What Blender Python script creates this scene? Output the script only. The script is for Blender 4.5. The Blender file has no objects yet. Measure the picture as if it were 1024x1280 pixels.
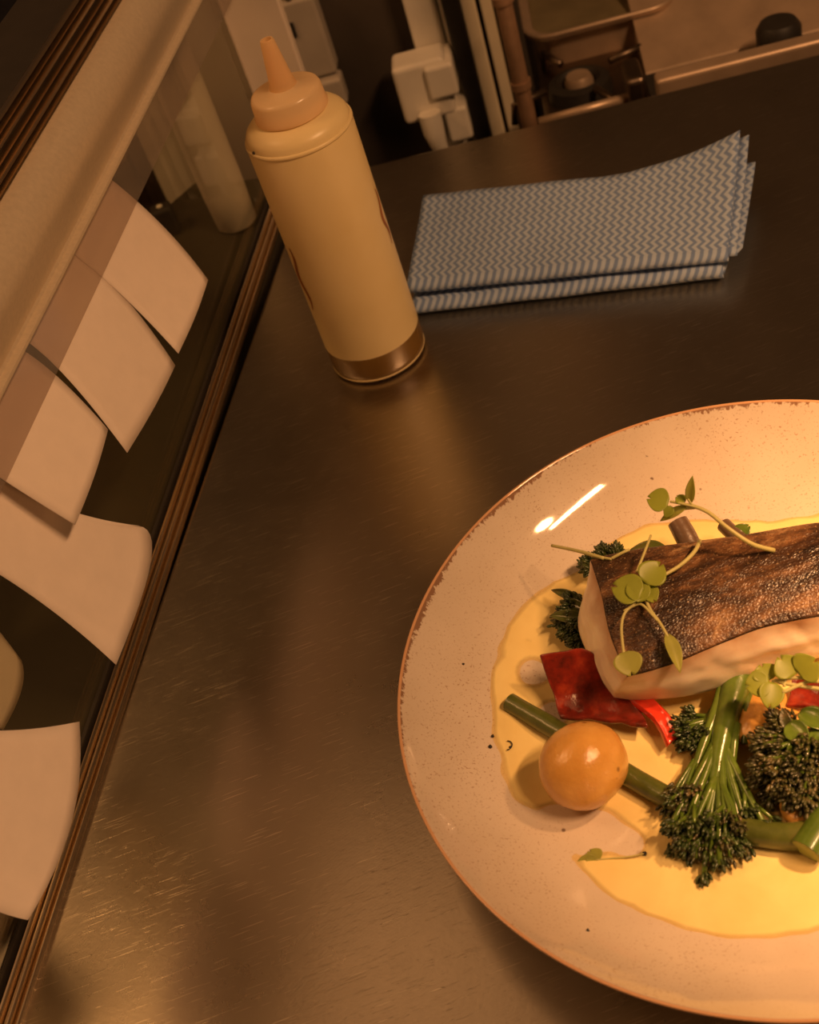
import bpy, math, random
import numpy as np
from mathutils import Vector, Matrix, noise

SC = bpy.context.scene
COL = SC.collection
random.seed(7)
PI = math.pi

# ------------------------------------------------------------------ camera
F_PX = 1550.0
CAM_H = 0.448
RX = np.array([(0.934120674, -0.356957374, 0.0), (-0.24483649, -0.64071187, 0.72769732), (-0.25975692, -0.67975711, -0.6858984)])
# rows: world x, y, z axes in camera space (x right, y down, z forward)
cam_d = bpy.data.cameras.new('camera'); cam = bpy.data.objects.new('camera', cam_d); COL.objects.link(cam)
cam_d.sensor_fit = 'VERTICAL'; cam_d.sensor_height = 24.0; cam_d.lens = 24.0 * F_PX / 1280.0
M = Matrix(((RX[0][0], -RX[0][1], -RX[0][2], 0), (RX[1][0], -RX[1][1], -RX[1][2], 0), (RX[2][0], -RX[2][1], -RX[2][2], CAM_H), (0, 0, 0, 1)))
cam.matrix_world = M
cam_d.clip_start = 0.01; cam_d.clip_end = 50
cam_d.dof.use_dof = True; cam_d.dof.focus_distance = 0.56; cam_d.dof.aperture_fstop = 9.0
SC.camera = cam

# ------------------------------------------------------------------ world, lights, exposure
SC.view_settings.view_transform = 'Standard'; SC.view_settings.look = 'None'
SC.view_settings.gamma = 1.0; SC.view_settings.use_curve_mapping = False
SC.view_settings.exposure = 0.0
W = bpy.data.worlds.new('world'); SC.world = W; W.use_nodes = True
W.node_tree.nodes['Background'].inputs[0].default_value = (1.0, 0.55, 0.26, 1)
W.node_tree.nodes['Background'].inputs[1].default_value = 0.04

def light(name, kind, loc, target, energy, color, size=0.1, spot=None, blend=0.5, size_y=None):
    l = bpy.data.lights.new(name, kind); o = bpy.data.objects.new(name, l); COL.objects.link(o)
    o.location = loc; l.energy = energy; l.color = color
    d = Vector(target) - Vector(loc)
    o.rotation_euler = d.to_track_quat('-Z', 'Y').to_euler()
    if kind == 'AREA':
        l.size = size
        if size_y: l.shape = 'RECTANGLE'; l.size_y = size_y
        else: l.shape = 'DISK'
    else:
        l.shadow_soft_size = size
        if kind == 'SPOT': l.spot_size = spot; l.spot_blend = blend
    return o
WARM = (1.0, 0.48, 0.185)
# heat lamp of the pass, hanging low to the right of the plate
light('heat_lamp', 'SPOT', (0.318, 0.222, 0.38), (0.313, 0.222, 0.0), 18.5, WARM, 0.014, math.radians(94), 1.0)
# warm fill light added behind the cook, brightens dockets, bottle and rail
light('room_fill', 'AREA', (0.74, -0.28, 1.30), (0.0, 0.5, 0.0), 16.3, (1.0, 0.51, 0.225), 0.42, size_y=0.05)
# wide area light added overhead for its blurred reflection in the counter
light('ceiling_fill', 'AREA', (-0.62, 1.22, 1.72), (-0.62, 1.22, 0.0), 2.4, WARM, 1.1, size_y=0.75)
# light added on the serving side to brighten the view through the glass
light('serving_side_fill', 'AREA', (-0.95, 0.70, 1.35), (-0.15, 1.0, 0.0), 6.5, WARM, 0.5)

# ------------------------------------------------------------------ unprojection helpers (real planes in the room)
C0 = np.array([0.0, 0.0, CAM_H])
def ray(px, py):
    r = np.array([(px - 512.0) / F_PX, (py - 640.0) / F_PX, 1.0])
    return RX @ r
def P(px, py, z=0.0):
    w = ray(px, py); return Vector(C0 + w * ((z - CAM_H) / w[2]))
T0 = np.array([-0.2209, 0.2737]); DT = np.array([0.36503, 0.93099]); NT = np.array([0.93099, -0.36503])
def G(s, o, z): q = T0 + DT * s + NT * o; return Vector((q[0], q[1], z))       # along the pass, out towards the cook, up
def PO(px, py, o):
    w = ray(px, py); t = (NT @ T0 + o) / (NT @ w[:2]); return Vector(C0 + w * t)
MK = np.array([0.243, 0.970]); MK /= np.linalg.norm(MK); EK = np.array([MK[1], -MK[0]])
def KP(e, k, z): q = EK * e + MK * k; return Vector((q[0], q[1], z))             # along the far edge, away, up
def KE(px, py, k):
    w = ray(px, py); t = k / (MK @ w[:2]); p = C0 + w * t
    return float(p[:2] @ EK), float(p[2])

# ------------------------------------------------------------------ mesh builder
class MB:
    def __init__(s): s.v = []; s.f = []; s.uv = None
    def add(s, vs, fs):
        b = len(s.v); s.v.extend([tuple(q) for q in vs]); s.f.extend([tuple(i + b for i in f) for f in fs])
    def box(s, fr, a, b):   # fr maps (x,y,z) to world
        vs = [fr(x, y, z) for x in (a[0], b[0]) for y in (a[1], b[1]) for z in (a[2], b[2])]
        s.add(vs, [(0, 1, 3, 2), (4, 6, 7, 5), (0, 4, 5, 1), (2, 3, 7, 6), (0, 2, 6, 4), (1, 5, 7, 3)])
    def tube(s, pts, rad, n=8, cap=True, flat=1.0):
        pts = [Vector(p) for p in pts]; m = len(pts)
        if not hasattr(rad, '__len__'): rad = [rad] * m
        t = (pts[1] - pts[0]).normalized()
        u = t.orthogonal().normalized(); vs = []; fs = []
        for i, p in enumerate(pts):
            if i == 0: t = (pts[1] - pts[0])
            elif i == m - 1: t = (pts[-1] - pts[-2])
            else: t = (pts[i + 1] - pts[i - 1])
            t.normalize(); u = (u - t * u.dot(t)).normalized(); w = t.cross(u)
            for k in range(n):
                a = 2 * PI * k / n
                vs.append(p + u * (math.cos(a) * rad[i]) + w * (math.sin(a) * rad[i] * flat))
        for i in range(m - 1):
            for k in range(n):
                k2 = (k + 1) % n
                fs.append((i * n + k, i * n + k2, (i + 1) * n + k2, (i + 1) * n + k))
        if cap:
            fs.append(tuple(range(n - 1, -1, -1))); fs.append(tuple((m - 1) * n + k for k in range(n)))
        s.add(vs, fs)
    def lathe(s, prof, n=64, c=(0, 0, 0), close=False):
        vs = []; fs = []; idx = []
        for r, z in prof:
            if r < 1e-6: idx.append([len(vs)]); vs.append((c[0], c[1], c[2] + z))
            else:
                idx.append(list(range(len(vs), len(vs) + n)))
                vs += [(c[0] + r * math.cos(2 * PI * k / n), c[1] + r * math.sin(2 * PI * k / n), c[2] + z) for k in range(n)]
        ps = list(zip(idx[:-1], idx[1:]))
        if close: ps.append((idx[-1], idx[0]))
        for a, b in ps:
            for k in range(n):
                k2 = (k + 1) % n
                if len(a) == 1 and len(b) == 1: continue
                if len(a) == 1: fs.append((a[0], b[k2], b[k]))
                elif len(b) == 1: fs.append((a[k], a[k2], b[0]))
                else: fs.append((a[k], a[k2], b[k2], b[k]))
        s.add(vs, fs)
    def grid(s, fn, nu, nv, closed_u=False):
        vs = [fn(i / nu, j / nv) for j in range(nv + 1) for i in range(nu + 1)]
        fs = []
        for j in range(nv):
            for i in range(nu):
                a = j * (nu + 1) + i; fs.append((a, a + 1, a + nu + 2, a + nu + 1))
        s.add(vs, fs)
    def extrude(s, prof, fr, a, b, close=True):   # profile (x,z) swept along fr's first axis
        n = len(prof)
        vs = [fr(a, o, z) for o, z in prof] + [fr(b, o, z) for o, z in prof]
        fs = [(i, (i + 1) % n, n + (i + 1) % n, n + i) for i in range(n if close else n - 1)]
        if close: fs += [tuple(range(n - 1, -1, -1)), tuple(range(n, 2 * n))]
        s.add(vs, fs)
    def blob(s, c, ax, r, sub=0):
        vs, fs = ICO[sub]
        X, Y, Z = ax
        s.add([Vector(c) + X * (v[0] * r[0]) + Y * (v[1] * r[1]) + Z * (v[2] * r[2]) for v in vs], fs)
import bmesh
def _ico(sub):
    b = bmesh.new(); bmesh.ops.create_icosphere(b, subdivisions=sub, radius=1.0)
    b.verts.index_update(); vs = [tuple(v.co) for v in b.verts]; fs = [tuple(v.index for v in f.verts) for f in b.faces]; b.free(); return vs, fs
ICO = {0: _ico(1), 1: _ico(2), 2: _ico(3), 3: _ico(4)}
WX = (Vector((1, 0, 0)), Vector((0, 1, 0)), Vector((0, 0, 1)))

def obj(name, mb, mat, parent=None, loc=None, smooth=True, uv=None, angle=None, kind=None):
    base = Vector(parent['base']) if parent is not None else Vector(loc or (0, 0, 0))
    me = bpy.data.meshes.new(name)
    me.from_pydata([tuple(Vector(v) - base) for v in mb.v], [], mb.f)
    if uv is not None:
        l = me.uv_layers.new(name='UVMap')
        for lp in me.loops: l.data[lp.index].uv = uv[lp.vertex_index]
    bm = bmesh.new(); bm.from_mesh(me); bmesh.ops.recalc_face_normals(bm, faces=bm.faces); bm.to_mesh(me); bm.free()
    me.materials.append(mat)
    if smooth:
        me.polygons.foreach_set('use_smooth', [True] * len(me.polygons))
        if angle: me.set_sharp_from_angle(angle=math.radians(angle))
    o = bpy.data.objects.new(name, me); COL.objects.link(o)
    if parent is not None:
        o.parent = parent
        if parent.type == 'MESH': pass
    else: o.location = base; o['base'] = tuple(base)
    if parent is not None: o['base'] = tuple(base)
    if kind: o['kind'] = kind
    return o
def tag(o, label, cat, group=None):
    o['label'] = label; o['category'] = cat
    if group: o['group'] = group
    return o
def thing(name, label, cat, loc, group=None):
    o = bpy.data.objects.new(name, None); COL.objects.link(o); o.location = loc; o['base'] = tuple(loc); o.empty_display_size = 0.01
    return tag(o, label, cat, group)
def struct(o): o['kind'] = 'structure'; return o
def bevel(o, w, seg=2):
    m = o.modifiers.new('bevel', 'BEVEL'); m.width = w; m.segments = seg; m.limit_method = 'ANGLE'; return o
def subsurf(o, n=1):
    m = o.modifiers.new('subsurf', 'SUBSURF'); m.levels = n; m.render_levels = n; return o
def solid(o, t, off=0.0):
    m = o.modifiers.new('solid', 'SOLIDIFY'); m.thickness = t; m.offset = off; return o

# ------------------------------------------------------------------ materials
class NT_:
    def __init__(s, name):
        s.m = bpy.data.materials.new(name); s.m.use_nodes = True; s.t = s.m.node_tree; s.n = s.t.nodes
        s.b = s.n['Principled BSDF']; s.out = s.n['Material Output']
    def new(s, t, **k):
        q = s.n.new(t)
        for a, b in k.items(): setattr(q, a, b)
        return q
    def link(s, a, b): s.t.links.new(a, b)
    def set(s, **k):
        for a, b in k.items():
            a = a.replace('_', ' ')
            i = s.b.inputs[a]
            i.default_value = (*b, 1) if hasattr(b, '__len__') and len(b) == 3 and i.type == 'RGBA' else b
        return s
    def coord(s, kind='Object', scale=(1, 1, 1), rot=(0, 0, 0)):
        tc = s.new('ShaderNodeTexCoord'); mp = s.new('ShaderNodeMapping')
        mp.inputs['Scale'].default_value = scale; mp.inputs['Rotation'].default_value = rot
        s.link(tc.outputs[kind], mp.inputs[0]); return mp.outputs[0]
    def noise(s, vec, scale, detail=4, rough=0.55, dist=0.0):
        q = s.new('ShaderNodeTexNoise'); q.inputs['Scale'].default_value = scale; q.inputs['Detail'].default_value = detail
        q.inputs['Roughness'].default_value = rough; q.inputs['Distortion'].default_value = dist
        s.link(vec, q.inputs['Vector']); return q.outputs['Fac']
    def ramp(s, fac, stops, interp='LINEAR'):
        q = s.new('ShaderNodeValToRGB'); cr = q.color_ramp; cr.interpolation = interp
        while len(cr.elements) < len(stops): cr.elements.new(0.5)
        for e, (p, c) in zip(cr.elements, stops):
            e.position = p; e.color = (*c, 1) if hasattr(c, '__len__') else (c, c, c, 1)
        s.link(fac, q.inputs[0]); return q.outputs[0]
    def math(s, op, a, b=None, c=None):
        q = s.new('ShaderNodeMath', operation=op)
        for i, x in enumerate((a, b, c)):
            if x is None: continue
            if hasattr(x, 'is_linked') or hasattr(x, 'node'): s.link(x, q.inputs[i])
            else: q.inputs[i].default_value = x
        return q.outputs[0]
    def mix(s, fac, a, b):
        q = s.new('ShaderNodeMix', data_type='RGBA')
        for i, x in ((0, fac), (6, a), (7, b)):
            if hasattr(x, 'node'): s.link(x, q.inputs[i])
            else: q.inputs[i].default_value = (*x, 1) if hasattr(x, '__len__') else x
        return q.outputs[2]
    def bump(s, h, strength=0.3, dist=0.001, normal=None):
        q = s.new('ShaderNodeBump'); q.inputs['Strength'].default_value = strength; q.inputs['Distance'].default_value = dist
        s.link(h, q.inputs['Height'])
        if normal is not None: s.link(normal, q.inputs['Normal'])
        s.link(q.outputs[0], s.b.inputs['Normal']); s.link(q.outputs[0], s.b.inputs['Coat Normal']); return q.outputs[0]
    def color(s, sock): s.link(sock, s.b.inputs['Base Color']); return s

def plain(name, col, rough=0.5, metal=0.0, var=0.15, scale=60, bump=0.0, **k):
    q = NT_(name); q.set(Roughness=rough, Metallic=metal, **k)
    v = q.coord(); n = q.noise(v, scale)
    c2 = tuple(x * (1 - var) for x in col); c3 = tuple(min(1, x * (1 + var)) for x in col)
    q.color(q.ramp(n, [(0.3, c2), (0.7, c3)]))
    if bump: q.bump(n, bump, 0.0006)
    return q.m

def m_counter():
    q = NT_('brushed_steel_counter'); q.set(Metallic=1.0)
    v = q.coord()
    big = q.noise(v, 5, 5, 0.6)
    fine = q.noise(q.coord(scale=(1, 1, 1)), 420, 3, 0.6)
    # fine arcs left by wiping: rings about a far centre, broken up by noise
    mp = q.new('ShaderNodeMapping'); tc = q.new('ShaderNodeTexCoord'); q.link(tc.outputs['Object'], mp.inputs[0])
    mp.inputs['Location'].default_value = (0.12, 0.30, 0)
    wv = q.new('ShaderNodeTexWave', wave_type='RINGS', rings_direction='Z'); wv.inputs['Scale'].default_value = 230; wv.inputs['Distortion'].default_value = 9
    wv.inputs['Detail'].default_value = 3; wv.inputs['Detail Scale'].default_value = 0.35
    q.link(mp.outputs[0], wv.inputs['Vector'])
    brk = q.noise(v, 60, 4, 0.7)
    # thin scratches: stretched noise in two directions
    def scr(rot, sx, sy, lo):
        n = q.noise(q.coord(scale=(sx, sy, 1), rot=(0, 0, rot)), 1.0, 2, 0.5)
        return q.ramp(n, [(lo, 0.0), (lo + 0.02, 1.0)])
    s1 = scr(0.75, 45, 1500, 0.665); s2 = scr(0.45, 60, 1900, 0.68); s3 = scr(1.05, 38, 1300, 0.69)
    sc = q.math('MAXIMUM', q.math('MAXIMUM', s1, s2), s3)
    spots = q.ramp(q.noise(v, 900, 1, 0.5), [(0.76, 0.0), (0.80, 1.0)])
    c = q.ramp(big, [(0.3, (0.40, 0.355, 0.295)), (0.7, (0.50, 0.445, 0.375))])
    c = q.mix(q.math('MULTIPLY', sc, 0.55), c, (0.85, 0.78, 0.66))
    c = q.mix(q.math('MULTIPLY', spots, 0.4), c, (0.8, 0.72, 0.6))
    q.color(c)
    r = q.math('ADD', q.math('MULTIPLY', big, 0.14), 0.195)
    r = q.math('ADD', r, q.math('MULTIPLY', brk, 0.06))
    q.link(r, q.b.inputs['Roughness'])
    h = q.math('ADD', q.math('MULTIPLY', wv.outputs['Fac'], q.math('MULTIPLY', brk, 0.12)), q.math('MULTIPLY', fine, 0.55))
    h = q.math('ADD', h, q.math('MULTIPLY', sc, 1.2))
    q.bump(h, 0.16, 0.0004)
    return q.m
M_COUNTER = m_counter()
M_STEEL = plain('steel', (0.55, 0.47, 0.38), 0.34, 1.0, 0.12, 30)
M_DARKSTEEL = plain('dark_steel', (0.20, 0.15, 0.11), 0.42, 1.0, 0.25, 25)
M_BRONZE = plain('brown_aluminium', (0.82, 0.68, 0.50), 0.24, 1.0, 0.03, 20)
M_RAIL = plain('satin_aluminium_rail', (0.62, 0.53, 0.40), 0.45, 0.35, 0.06, 400)
M_SEAL = plain('black_rubber', (0.02, 0.016, 0.012), 0.5)
M_BLACK = plain('black_paint', (0.02, 0.017, 0.014), 0.5)
M_PAPER = plain('docket_paper', (0.80, 0.70, 0.62), 0.75, 0, 0.03, 90)
M_WHITEPL = plain('white_plastic', (0.62, 0.58, 0.50), 0.45, 0, 0.06, 40)
M_SOCKET = plain('dimmed_socket_plastic', (0.34, 0.30, 0.25), 0.5, 0, 0.08, 40)  # white plastic darkened: the weaker light on the socket is painted in
M_POST = plain('white_painted_post', (0.60, 0.52, 0.44), 0.5, 0, 0.06, 20)
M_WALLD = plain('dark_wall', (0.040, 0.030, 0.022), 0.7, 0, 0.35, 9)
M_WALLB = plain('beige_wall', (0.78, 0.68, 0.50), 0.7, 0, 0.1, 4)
M_CREAM = plain('cream_panel', (0.66, 0.58, 0.42), 0.6, 0, 0.12, 12)
M_COPPER = plain('copper_pipe', (0.34, 0.21, 0.13), 0.5, 0.4, 0.2, 60)
M_NAVY = plain('navy_carpet', (0.02, 0.022, 0.035), 0.9, 0, 0.3, 60)
M_SHELFTOP = plain('shelf_top', (0.42, 0.30, 0.17), 0.5, 0.0, 0.2, 12)
M_BGSTEEL = plain('dull_cooker_steel', (0.50, 0.37, 0.26), 0.42, 0.55, 0.15, 30)
M_LID = plain('dull_pan_lid', (0.20, 0.16, 0.085), 0.45, 0.2, 0.2, 30)
M_FLOOR = plain('floor_tile', (0.10, 0.07, 0.05), 0.6, 0, 0.3, 6)
M_CEIL = plain('ceiling_paint', (0.5, 0.45, 0.38), 0.8)

def m_glass(name, tint, rough, gl_col=(1, 1, 1), haze=0.0):
    q = NT_(name); q.n.remove(q.b)
    tr = q.new('ShaderNodeBsdfTransparent'); tr.inputs[0].default_value = (*tint, 1)
    gl = q.new('ShaderNodeBsdfGlossy'); gl.inputs['Roughness'].default_value = rough; gl.inputs[0].default_value = (*gl_col, 1)
    fr = q.new('ShaderNodeFresnel'); fr.inputs[0].default_value = 1.5
    ge = q.new('ShaderNodeNewGeometry')   # reflect at the front faces only (no total reflection inside the thin sheet)
    ff = q.math('MULTIPLY', fr.outputs[0], q.math('SUBTRACT', 1.0, ge.outputs['Backfacing']))
    mx = q.new('ShaderNodeMixShader'); q.link(ff, mx.inputs[0]); q.link(tr.outputs[0], mx.inputs[1]); q.link(gl.outputs[0], mx.inputs[2])
    o = mx.outputs[0]
    if haze:
        df = q.new('ShaderNodeBsdfDiffuse'); df.inputs[0].default_value = (0.75, 0.68, 0.58, 1)
        m2 = q.new('ShaderNodeMixShader'); m2.inputs[0].default_value = haze
        q.link(o, m2.inputs[1]); q.link(df.outputs[0], m2.inputs[2]); o = m2.outputs[0]
    q.link(o, q.out.inputs[0]); return q.m
M_GLASS = m_glass('pass_glass', (0.90, 0.90, 0.84), 0.02)
M_LIP = m_glass('clear_plastic_lip', (0.86, 0.82, 0.80), 0.12, (1, 1, 1), 0.09)

# ------------------------------------------------------------------ SETTING
def quad(name, pts, m):
    b = MB(); b.add(pts, [tuple(range(len(pts)))]); return b
FZ = -0.90
b = MB(); b.box(lambda x, y, z: Vector((x, y, z)), (-2.6, -1.6, FZ - 0.05), (2.4, 2.6, FZ)); struct(obj('floor', b, M_NAVY, smooth=False))
b = MB(); b.box(lambda x, y, z: Vector((x, y, z)), (-2.6, -1.6, 1.75), (2.4, 2.6, 1.80)); struct(obj('ceiling', b, M_CEIL, smooth=False))
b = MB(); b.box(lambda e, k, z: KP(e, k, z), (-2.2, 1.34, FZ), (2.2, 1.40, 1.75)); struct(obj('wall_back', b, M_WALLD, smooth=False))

# counter: steel top with a folded-down edge
def counter():
    t = thing('steel_counter', 'brushed stainless steel counter top covered in fine scratches', 'counter', (0.1, 0.4, -0.04))
    a = KP(-0.205, 0.831, 0); a = G(0.634, -0.02, 0)
    # polygon: along the pass glass, far edge, right, near
    fl = G(0.640, -0.016, 0); fr = KP(0.9, 0.831, 0)
    k = KP(-0.192, 0.831, 0)
    nl = G(-0.42, -0.016, 0); nr = Vector((1.0, -0.18, 0))
    top = [nl, nr, fr, k]
    n = len(top); vs = [(p.x, p.y, 0.0) for p in top] + [(p.x, p.y, -0.035) for p in top]
    b = MB(); b.add(vs, [tuple(range(n)), tuple(range(2 * n - 1, n - 1, -1))] + [(i, (i + 1) % n, n + (i + 1) % n, n + i) for i in range(n)])
    o = obj('top_sheet', b, M_COUNTER, t, smooth=False); bevel(o, 0.003, 3)
    c = MB()
    def inset(p): return Vector((p.x * 0.94 + 0.02, p.y * 0.9 + 0.03, 0))
    ins = [inset(p) for p in top]
    c.add([(p.x, p.y, -0.036) for p in ins] + [(p.x, p.y, FZ + 0.001) for p in ins], [tuple(range(n)), tuple(range(2 * n - 1, n - 1, -1))] + [(i, (i + 1) % n, n + (i + 1) % n, n + i) for i in range(n)])
    obj('cabinet_body', c, M_DARKSTEEL, t, smooth=False)
counter()

# serving side behind the glass
b = MB()
pA, pB = P(245, 225, 0), P(190, 272, 0); dr = (pB - pA).normalized()
poly = [G(-0.42, -0.0165, 0), G(0.640, -0.0165, 0), pA, pB, pB + dr * 0.7, pB + dr * 0.7 + Vector((0, -0.9, 0))]
n = len(poly)
b.add([(p.x, p.y, 0) for p in poly] + [(p.x, p.y, -0.04) for p in poly], [tuple(range(n)), tuple(range(2 * n - 1, n - 1, -1))] + [(i, (i + 1) % n, n + (i + 1) % n, n + i) for i in range(n)])
M_SERV = plain('dark_laminate', (0.042, 0.035, 0.02), 0.35, 0, 0.1, 20)
o = obj('serving_ledge', b, M_SERV, smooth=False, loc=G(0.2, -0.2, -0.04)); bevel(o, 0.003, 2)
tag(o, 'dark serving ledge seen through the pass glass on the far side', 'ledge')
b = MB(); b.box(G, (-1.9, -1.70, FZ), (1.9, -1.64, 1.75)); struct(obj('wall_left', b, M_WALLB, smooth=False))
b = MB(); b.box(lambda x, y, z: P(214, 290, 0) + Vector((x, y, z)), (-0.008, -0.007, 0), (0.008, 0.007, 0.0222))
t = thing('table_marker', 'small black box with a pale spot behind the glass', 'box', P(214, 290, 0))
o = obj('case', b, M_BLACK, t, smooth=False); bevel(o, 0.002)
b = MB(); b.lathe([(0, 0.0236), (0.0022, 0.0234), (0.0026, 0.0222), (0, 0.0218)], 16, tuple(P(214, 290, 0))); obj('box_highlight', b, M_WHITEPL, t)  # white disc painted in as the highlight on the box

o = thing('beige_partition', 'x', 'partition', KP(-0.40, 1.17, FZ)); eP = KE(125, 120, 1.16)[0]
b = MB(); b.box(KP, (eP, 1.16, FZ + 0.001), (-0.262, 1.19, 0.16)); obj('tall_panel', b, M_WALLB, o, smooth=False)
b = MB(); b.box(KP, (-0.75, 1.16, FZ + 0.001), (eP - 0.0005, 1.19, -0.02)); obj('low_panel', b, M_WALLB, o, smooth=False)
tag(o, 'beige partition seen blurred through the upper part of the glass', 'partition')
# ribbed channel that holds the glass
t = thing('glass_channel', 'ribbed brown metal channel along the counter holding the pass glass', 'channel', G(0.1, 0, 0))
b = MB(); b.extrude([(0.0, 0.0), (0.0, 0.0012), (-0.0125, 0.0012), (-0.0125, 0.0)], G, -0.40, 0.636); obj('base_strip', b, M_BRONZE, t, smooth=False)
for o0, w, h in ((-0.0011, 0.0020, 0.0040), (-0.0048, 0.0034, 0.0062), (-0.0087, 0.0034, 0.0078)):
    b = MB(); q = [(o0 + w / 2 * math.cos(a), 0.0012 + (h - 0.0012) * math.sin(a) ** 0.7) for a in np.linspace(0, PI, 9)]
    b.extrude(q, G, -0.40, 0.636); obj('rib', b, M_BRONZE, t, angle=50)
b = MB(); b.extrude([(-0.0108, 0.001), (-0.0108, 0.0095), (-0.0128, 0.0095), (-0.0128, 0.001)], G, -0.40, 0.636); obj('rubber_seal', b, M_SEAL, t, smooth=False)
b = MB(); b.box(G, (-0.40, -0.0165, 0.0012), (0.632, -0.0130, 0.168))
o = obj('glass_screen', b, M_GLASS, smooth=False, loc=G(0.1, -0.0148, 0)); tag(o, 'clear glass screen standing in the channel beside the counter', 'glass')

# gantry: ticket rail along its front, ribbed lip above, shelf on top, posts
t = thing('docket_rail', 'beige metal ticket rail with ribbed top edge above the paper dockets', 'rail', G(0.1, 0, 0.17))
prof = [(-0.02, 0.1793), (0.0165, 0.1793), (0.0202, 0.1797), (0.0207, 0.1803), (0.0207, 0.1813), (0.0200, 0.1819), (0.0172, 0.1824), (0.0168, 0.1840), (0.0180, 0.1870), (0.0215, 0.1940), (0.0250, 0.2005), (0.0276, 0.2055), (0.0284, 0.2100), (0.0276, 0.2150), (0.0250, 0.2200), (0.0205, 0.2245), (0.0150, 0.2260), (-0.02, 0.2260)]
b = MB(); b.extrude(prof, G, -0.40, 0.70); obj('rail_body', b, M_RAIL, t, angle=35)
b = MB(); b.box(G, (-0.40, 0.0195, 0.1585), (0.66, 0.0206, 0.1815)); obj('clear_lip', b, M_LIP, t, smooth=False)
b = MB(); b.extrude([(-0.02, 0.2262), (0.0165, 0.2262), (0.0165, 0.2490), (-0.02, 0.2490)], G, -0.40, 0.70); obj('edge_board', b, M_SEAL, t, smooth=False)
for z, hw in ((0.2286, 0.0007), (0.2324, 0.0014), (0.2368, 0.0006), (0.2412, 0.0013), (0.2450, 0.0005), (0.2482, 0.0006)):
    b = MB(); b.extrude([(0.0160 + 0.0042 * math.cos(a), z + hw * math.sin(a)) for a in np.linspace(-PI / 2, PI / 2, 7)], G, -0.40, 0.70); obj('edge_rib', b, M_BRONZE, t, angle=50)
# brown table on the serving side, beyond the rail
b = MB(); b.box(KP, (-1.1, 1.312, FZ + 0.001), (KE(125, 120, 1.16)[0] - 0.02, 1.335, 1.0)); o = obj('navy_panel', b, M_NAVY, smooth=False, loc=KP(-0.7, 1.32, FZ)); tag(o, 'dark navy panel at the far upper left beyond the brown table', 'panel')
t = thing('dining_table', 'brown table on the serving side seen beyond the ribbed rail at the upper left', 'table', KP(-0.65, 0.97, FZ))
b = MB(); b.box(KP, (-0.98, 0.87, 0.03), (-0.33, 1.08, 0.06)); o = obj('table_top', b, M_SHELFTOP, t, smooth=False); bevel(o, 0.003)
for x in (-0.92, -0.40):
    for y in (0.93, 1.04):
        b = MB(); b.box(KP, (x - 0.02, y - 0.02, FZ + 0.001), (x + 0.02, y + 0.02, 0.0295)); obj('leg', b, M_DARKSTEEL, t, smooth=False)
b = MB(); pc = P(310, 277, 0) - Vector((NT[0], NT[1], 0)) * 0.008; b.lathe([(0, 0.0005), (0.0135, 0.0005), (0.015, 0.002), (0.0160, 0.03), (0.0165, 0.175), (0.0, 0.1755)], 40, tuple(pc))
o = obj('gantry_post', b, M_POST, loc=pc, angle=50); tag(o, 'pale round post behind the glass left of the squeeze bottle', 'post')
b = MB(); b.box(G, (0.640, -0.012, 0.0005), (0.648, 0.030, 0.176)); 
o = obj('end_post', b, M_POST, smooth=False, loc=G(0.644, 0.01, 0)); bevel(o, 0.0015); tag(o, 'flat white upright board at the end of the pass glass', 'post')

# ------------------------------------------------------------------ DOCKETS
def bez(p, t):   # quadratic through three points
    a, m, c = p; ctl = m * 2 - (a + c) * 0.5
    return a * (1 - t) ** 2 + ctl * 2 * t * (1 - t) + c * t * t
def docket(far, near, label, o0=0.0100, om=0.017, o1=0.030, bottom=None, m=None):
    fp = [PO(*far[0], o0), PO(*far[1], om), PO(*far[2], o1)]; np_ = [PO(*near[0], o0), PO(*near[1], om), PO(*near[2], o1)]
    bulge = Vector((0, 0, 0))
    if bottom: bulge = PO(*bottom, o1) - (fp[2] + np_[2]) * 0.5
    b = MB()
    def fn(u, v):
        p = bez(fp, v).lerp(bez(np_, v), u); p.z = max(min(p.z, 0.1788), 0.0015)
        return p + bulge * (4 * u * (1 - u) * v ** 3) + Vector((NT[0], NT[1], 0)) * (0.0012 * math.sin(PI * u) * v)
    b.grid(fn, 12, 20)
    o = obj('paper_docket', b, m or M_PAPER, loc=(fp[0] + np_[0]) * 0.5); solid(o, 0.00025)
    return tag(o, label, 'paper', 'dockets on the rail')
docket([(118, 208), (200, 279), (260, 350)], [(68, 300), (146, 363), (223, 442)], 'farthest blank docket on the rail, nearest the squeeze bottle', 0.0105)
docket([(72, 303), (146, 361), (219, 457)], [(5, 413), (70, 458), (159, 566)], 'second blank docket from the far end, partly under its neighbour', 0.0100, 0.0165, 0.0285)
docket([(5, 425), (66, 466), (135, 537)], [(-75, 545), (0, 597), (94, 656)], 'third blank docket from the far end with a corner under the second', 0.0095, 0.0168, 0.0275)
docket([(-80, 535), (40, 620), (172, 657)], [(-110, 660), (30, 738), (145, 831)], 'broad curled docket hanging lowest over the metal channel, mid left of the photo', 0.0065, 0.0120, 0.0265, bottom=(186, 700))
docket([(-130, 890), (-20, 913), (99, 902)], [(-150, 1050), (-45, 1120), (35, 1150)], 'nearest docket, its curved edge touching the ribbed channel', 0.0100, 0.017, 0.0270, bottom=(87, 1025))
M_PAPER2 = M_PAPER
docket([(-150, 640), (-60, 720), (27, 826)], [(-150, 800), (-80, 880), (4, 912)], 'added paper corner at the left edge, standing in for a docket reflected in the glass', -0.0185, -0.0200, -0.0235, bottom=(24, 862), m=M_PAPER2)  # sheet added in place of a docket's reflection in the glass
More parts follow.
